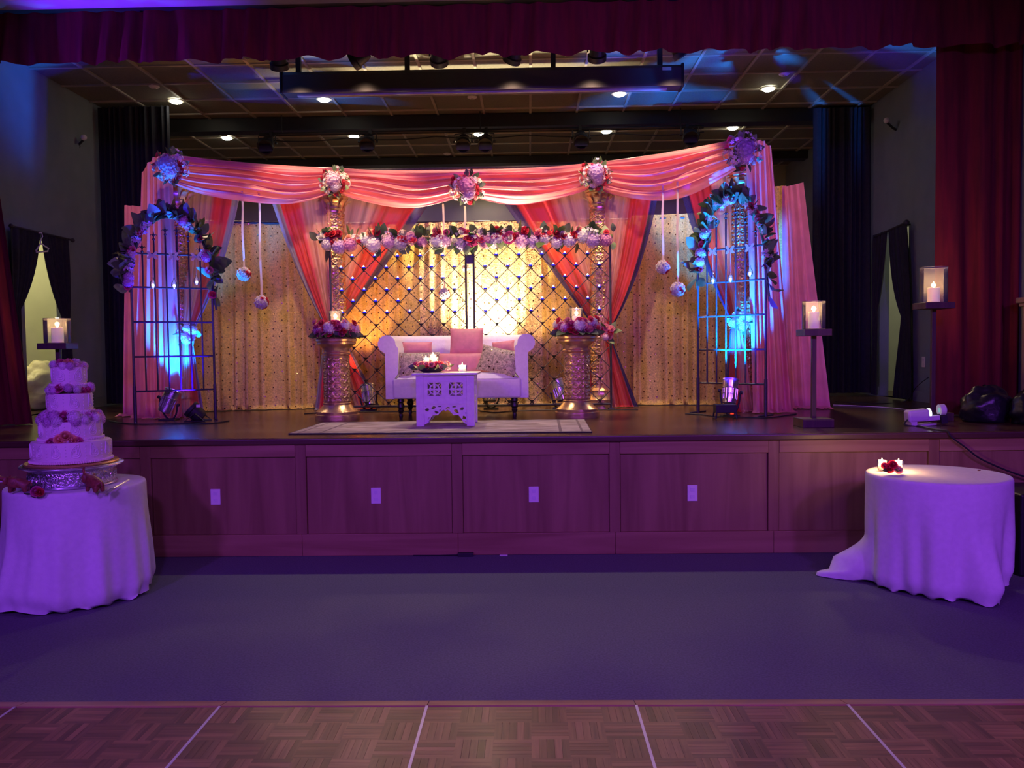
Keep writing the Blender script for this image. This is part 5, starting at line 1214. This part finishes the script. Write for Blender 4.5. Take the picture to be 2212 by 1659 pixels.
for i, (r, z, h) in enumerate(tiers):
    c = cb_+Vector((0, 0, z))
    ti = MB().lathe([(0, 0), (r, 0), (r, h-.01), (r-.004, h-.002), (r-.012, h), (0, h)], c, 64).build('tier', m_icing, K)
    bd = MB(); nb = int(2*PI*r/.013)
    for k in range(nb):
        a = 2*PI*k/nb; bd.ell(c+Vector(((r+.006)*math.cos(a), (r+.006)*math.sin(a), .008)), (.009, .009, .010), 6, 4)
    bd.build('bead_border', m_icing, ti)
    if i: MB().lathe([(0, -.012), (r+.012, -.012), (r+.014, -.006), (r+.012, 0), (0, 0)], c, 48).build('tier_board', m_icing, ti)
    pg = MB(); npz = max(6, int(2*PI*r/.105)); H2 = h*.56
    for k in range(npz):
        a0 = 2*PI*(k+.5*(i % 2))/npz; fl_ = 1 if k % 2 else -1
        for sc in (1, .66, .34):
            pts = []
            for q_ in range(22):
                th = 2*PI*q_/22; tear = .5*(1-math.sin(th))
                sx = .036*sc*math.cos(th)*(.35+.65*tear)+fl_*.018*sc*max(0, math.sin(th))**2; sz = .042*sc*math.sin(th)*(.9 if math.sin(th) < 0 else 1.15)
                a = a0+sx/r; pts.append(c+Vector(((r+.002)*math.cos(a), (r+.002)*math.sin(a), H2+sz)))
            pg.tube(pts, .0026, 4, True)
        for j in range(5):
            a = a0+(.5+.0)*2*PI/npz; pg.ell(c+Vector(((r+.001)*math.cos(a), (r+.001)*math.sin(a), .03+j*.02)), (.004, .004, .004), 5, 4)
    pg.build('piping', m_pipe, ti)
SUG = [fm('rose', c) for c in ((.78, .5, .62), (.82, .68, .7), (.62, .1, .25), (.85, .42, .25), (.72, .35, .6))]; SH = [fm('hydrangea', c) for c in ((.8, .68, .75), (.74, .45, .68))]
def ringfl(i, n, s, zoff, rad, pick):
    for k in range(n):
        a = 2*PI*k/n+rng.uniform(-.1, .1); r = rad; me = pick(k)
        fl(me, K, cb_+Vector((r*math.cos(a), r*math.sin(a), zoff+rng.uniform(-.006, .012))), (math.cos(a), math.sin(a), .45), s*rng.uniform(.85, 1.15))
ringfl(1, 20, .041, .30, .158, lambda k: (SUG+SH)[(k*3+k//5) % 7]); ringfl(1, 13, .036, .275, .165, lambda k: SH[k % 2])
ringfl(2, 16, .031, .475, .118, lambda k: SUG[2] if k % 3 == 0 else SH[k % 2])
ringfl(3, 13, .03, .625, .085, lambda k: SH[k % 2] if k % 3 else SUG[0])
for dx, dy, me, s in ((-.03, -.05, SUG[2], .036), (.03, -.06, SUG[3], .034), (0, .0, SUG[2], .042), (.05, .01, SUG[1], .034), (-.055, .01, SUG[2], .034), (.01, .05, SUG[4], .036), (0, 0, SUG[1], .03)): fl(me, K, cb_+Vector((dx, dy, .65)), (dx*8, dy*8, 1), s)
for a_, z_, me, s in ((-95, .15, SUG[2], .034), (-80, .17, SUG[3], .036), (-66, .15, SUG[1], .03), (-84, .125, SH[1], .03), (-104, .135, SUG[4], .028), (-70, .19, SUG[3], .036), (-60, .165, SUG[3], .036), (-50, .155, SUG[2], .03), (-88, .10, SH[0], .026)):
    a = math.radians(a_); fl(me, K, cb_+Vector((.205*math.cos(a), .205*math.sin(a), z_)), (math.cos(a), math.sin(a), .4), s)
# elephants, rose head, cake server
def elephant(p, rz, label, s=1.0):
    b = bpy.data.meshes.new('body'); e = []; v = []; rad = []
    def ch(pts, start=None):
        i0 = start
        for x, y, z, r in pts:
            v.append((x*s, y*s, z*s)); rad.append(r*s); i = len(v)-1
            if i0 is not None: e.append((i0, i))
            i0 = i
        return i0
    ch([(-.036, 0, .048, .02)]); ch([(0, 0, .05, .027), (.03, 0, .05, .024), (.052, 0, .064, .018), (.072, 0, .07, .011), (.088, 0, .082, .007), (.092, 0, .102, .006), (.084, 0, .112, .005)], 0)
    for i0, x in ((0, -.036), (2, .03)):
        for sy in (-1, 1): ch([(x, sy*.016, .03, .012), (x, sy*.017, .012, .0095), (x, sy*.017, .002, .0105)], i0)
    ch([(-.058, 0, .05, .004), (-.062, 0, .03, .003)], 0)
    b.from_pydata(v, e, [])
    t = thing('elephant_figurine', p, label, 'figurine'); t.rotation_euler.z = rz
    o = bpy.data.objects.new('body', b); COL.objects.link(o); o.parent = t; ORI[o] = ORI[t]; b.materials.append(m_elep)
    o.modifiers.new('skin', 'SKIN')
    for i, r in enumerate(rad): b.skin_vertices[0].data[i].radius = (r, r)
    b.skin_vertices[0].data[0].use_root = True
    ss = o.modifiers.new('sub', 'SUBSURF'); ss.levels = 2; ss.render_levels = 2
    for sy in (-1, 1): MB().ell((.045*s, sy*.024*s, .062*s), (.014*s, .006*s, .02*s), 10, 8, Quaternion((0, 0, 1), sy*.6)).build('ear', m_elep, t, local=True)
    for sy in (-1, 1): MB().tube([(.066*s, sy*.01*s, .056*s), (.085*s, sy*.013*s, .056*s)], .0025*s, 5).build('tusk', m_ivory, t, local=True)
    return t
p = onz(40, 1064, TH2+.004); elephant(p, .15+PI, 'small brown carved elephant beside the rose under the cake', 1.25)
p = onz(205, 1063, TH2+.004); elephant(p, PI*.82, 'small brown carved elephant with raised trunk by cake server', 1.3)
p = onz(78, 1069, TH2+.004); t = thing('cut_rose', p, 'crimson rose head lying on the cake table cloth', 'flower'); fl(RM, t, p+Vector((0, 0, .022)), (.2, -1, .5), .034); fl(RR, t, p+Vector((.022, .0, .016)), (.6, -1, .3), .026); fl(LF[0], t, p+Vector((-.02, 0, .008)), (-1, -.3, 0), .05)
s0 = onz(246, 1055, TH2+.012); s1 = onz(278, 1037, TH2+.03); t = thing('cake_server', s0, 'silver cake server leaning by the cake stand', 'cake server')
MB().tube([s0, lerp(s0, s1, .5), s1], lambda k: .004+.004*k, 8).build('handle', m_chrome, t)
dv = (s0-s1).normalized(); sd_ = dv.cross(Vector((0, 0, 1))).normalized()
MB().grid(lambda u, v: s0+dv*.12*v+sd_*(u-.5)*.05*(1-.7*v)*math.sin(PI*min(1, .25+v*.6))+Vector((0, 0, -.008*v+.002)), 4, 6).build('blade', m_chrome, t)
# black box behind the right table, small things at the stage foot
q = onz(2230, 1262, 0); t = thing('equipment_case', (q.x+.2, 5.85, 0), 'black equipment case on the carpet behind the small candle table', 'case')
zt2 = .56; x0_ = at(2168, 1100, 5.75).x
MB().box((x0_+.35, 5.8, zt2/2), (.7, .5, zt2)).build('case_body', m_black, t, False, bevel=.015); MB().box((x0_+.35, 5.8, zt2-.12), (.705, .505, .02)).build('lid_edge', m_rubber, t, False)
MB().box((x0_+.3, 5.545, .3), (.14, .015, .05)).build('handle', m_rubber, t, False, bevel=.005)
q = at(1006, 1200, SY-.03); t = thing('plug_box', (q.x, SY-.04, 0), 'tiny black plug box on carpet against the stage foot', 'plug'); MB().box((q.x, SY-.04, .014), (.12, .045, .028)).build('box', m_rubber, t, False, bevel=.004); MB().tube([(q.x-.06, SY-.04, .01), (q.x-.2, SY-.035, .006), (q.x-.4, SY-.03, .006)], .005, 6).build('lead', m_rubber, t)
MB().box((q.x+.29, SY-.035, .004), (.06, .03, .006)).build('paper_scrap', m_ivory, None, False); tag(bpy.data.objects['paper_scrap'], 'scrap of white paper on carpet against the stage foot', 'paper')
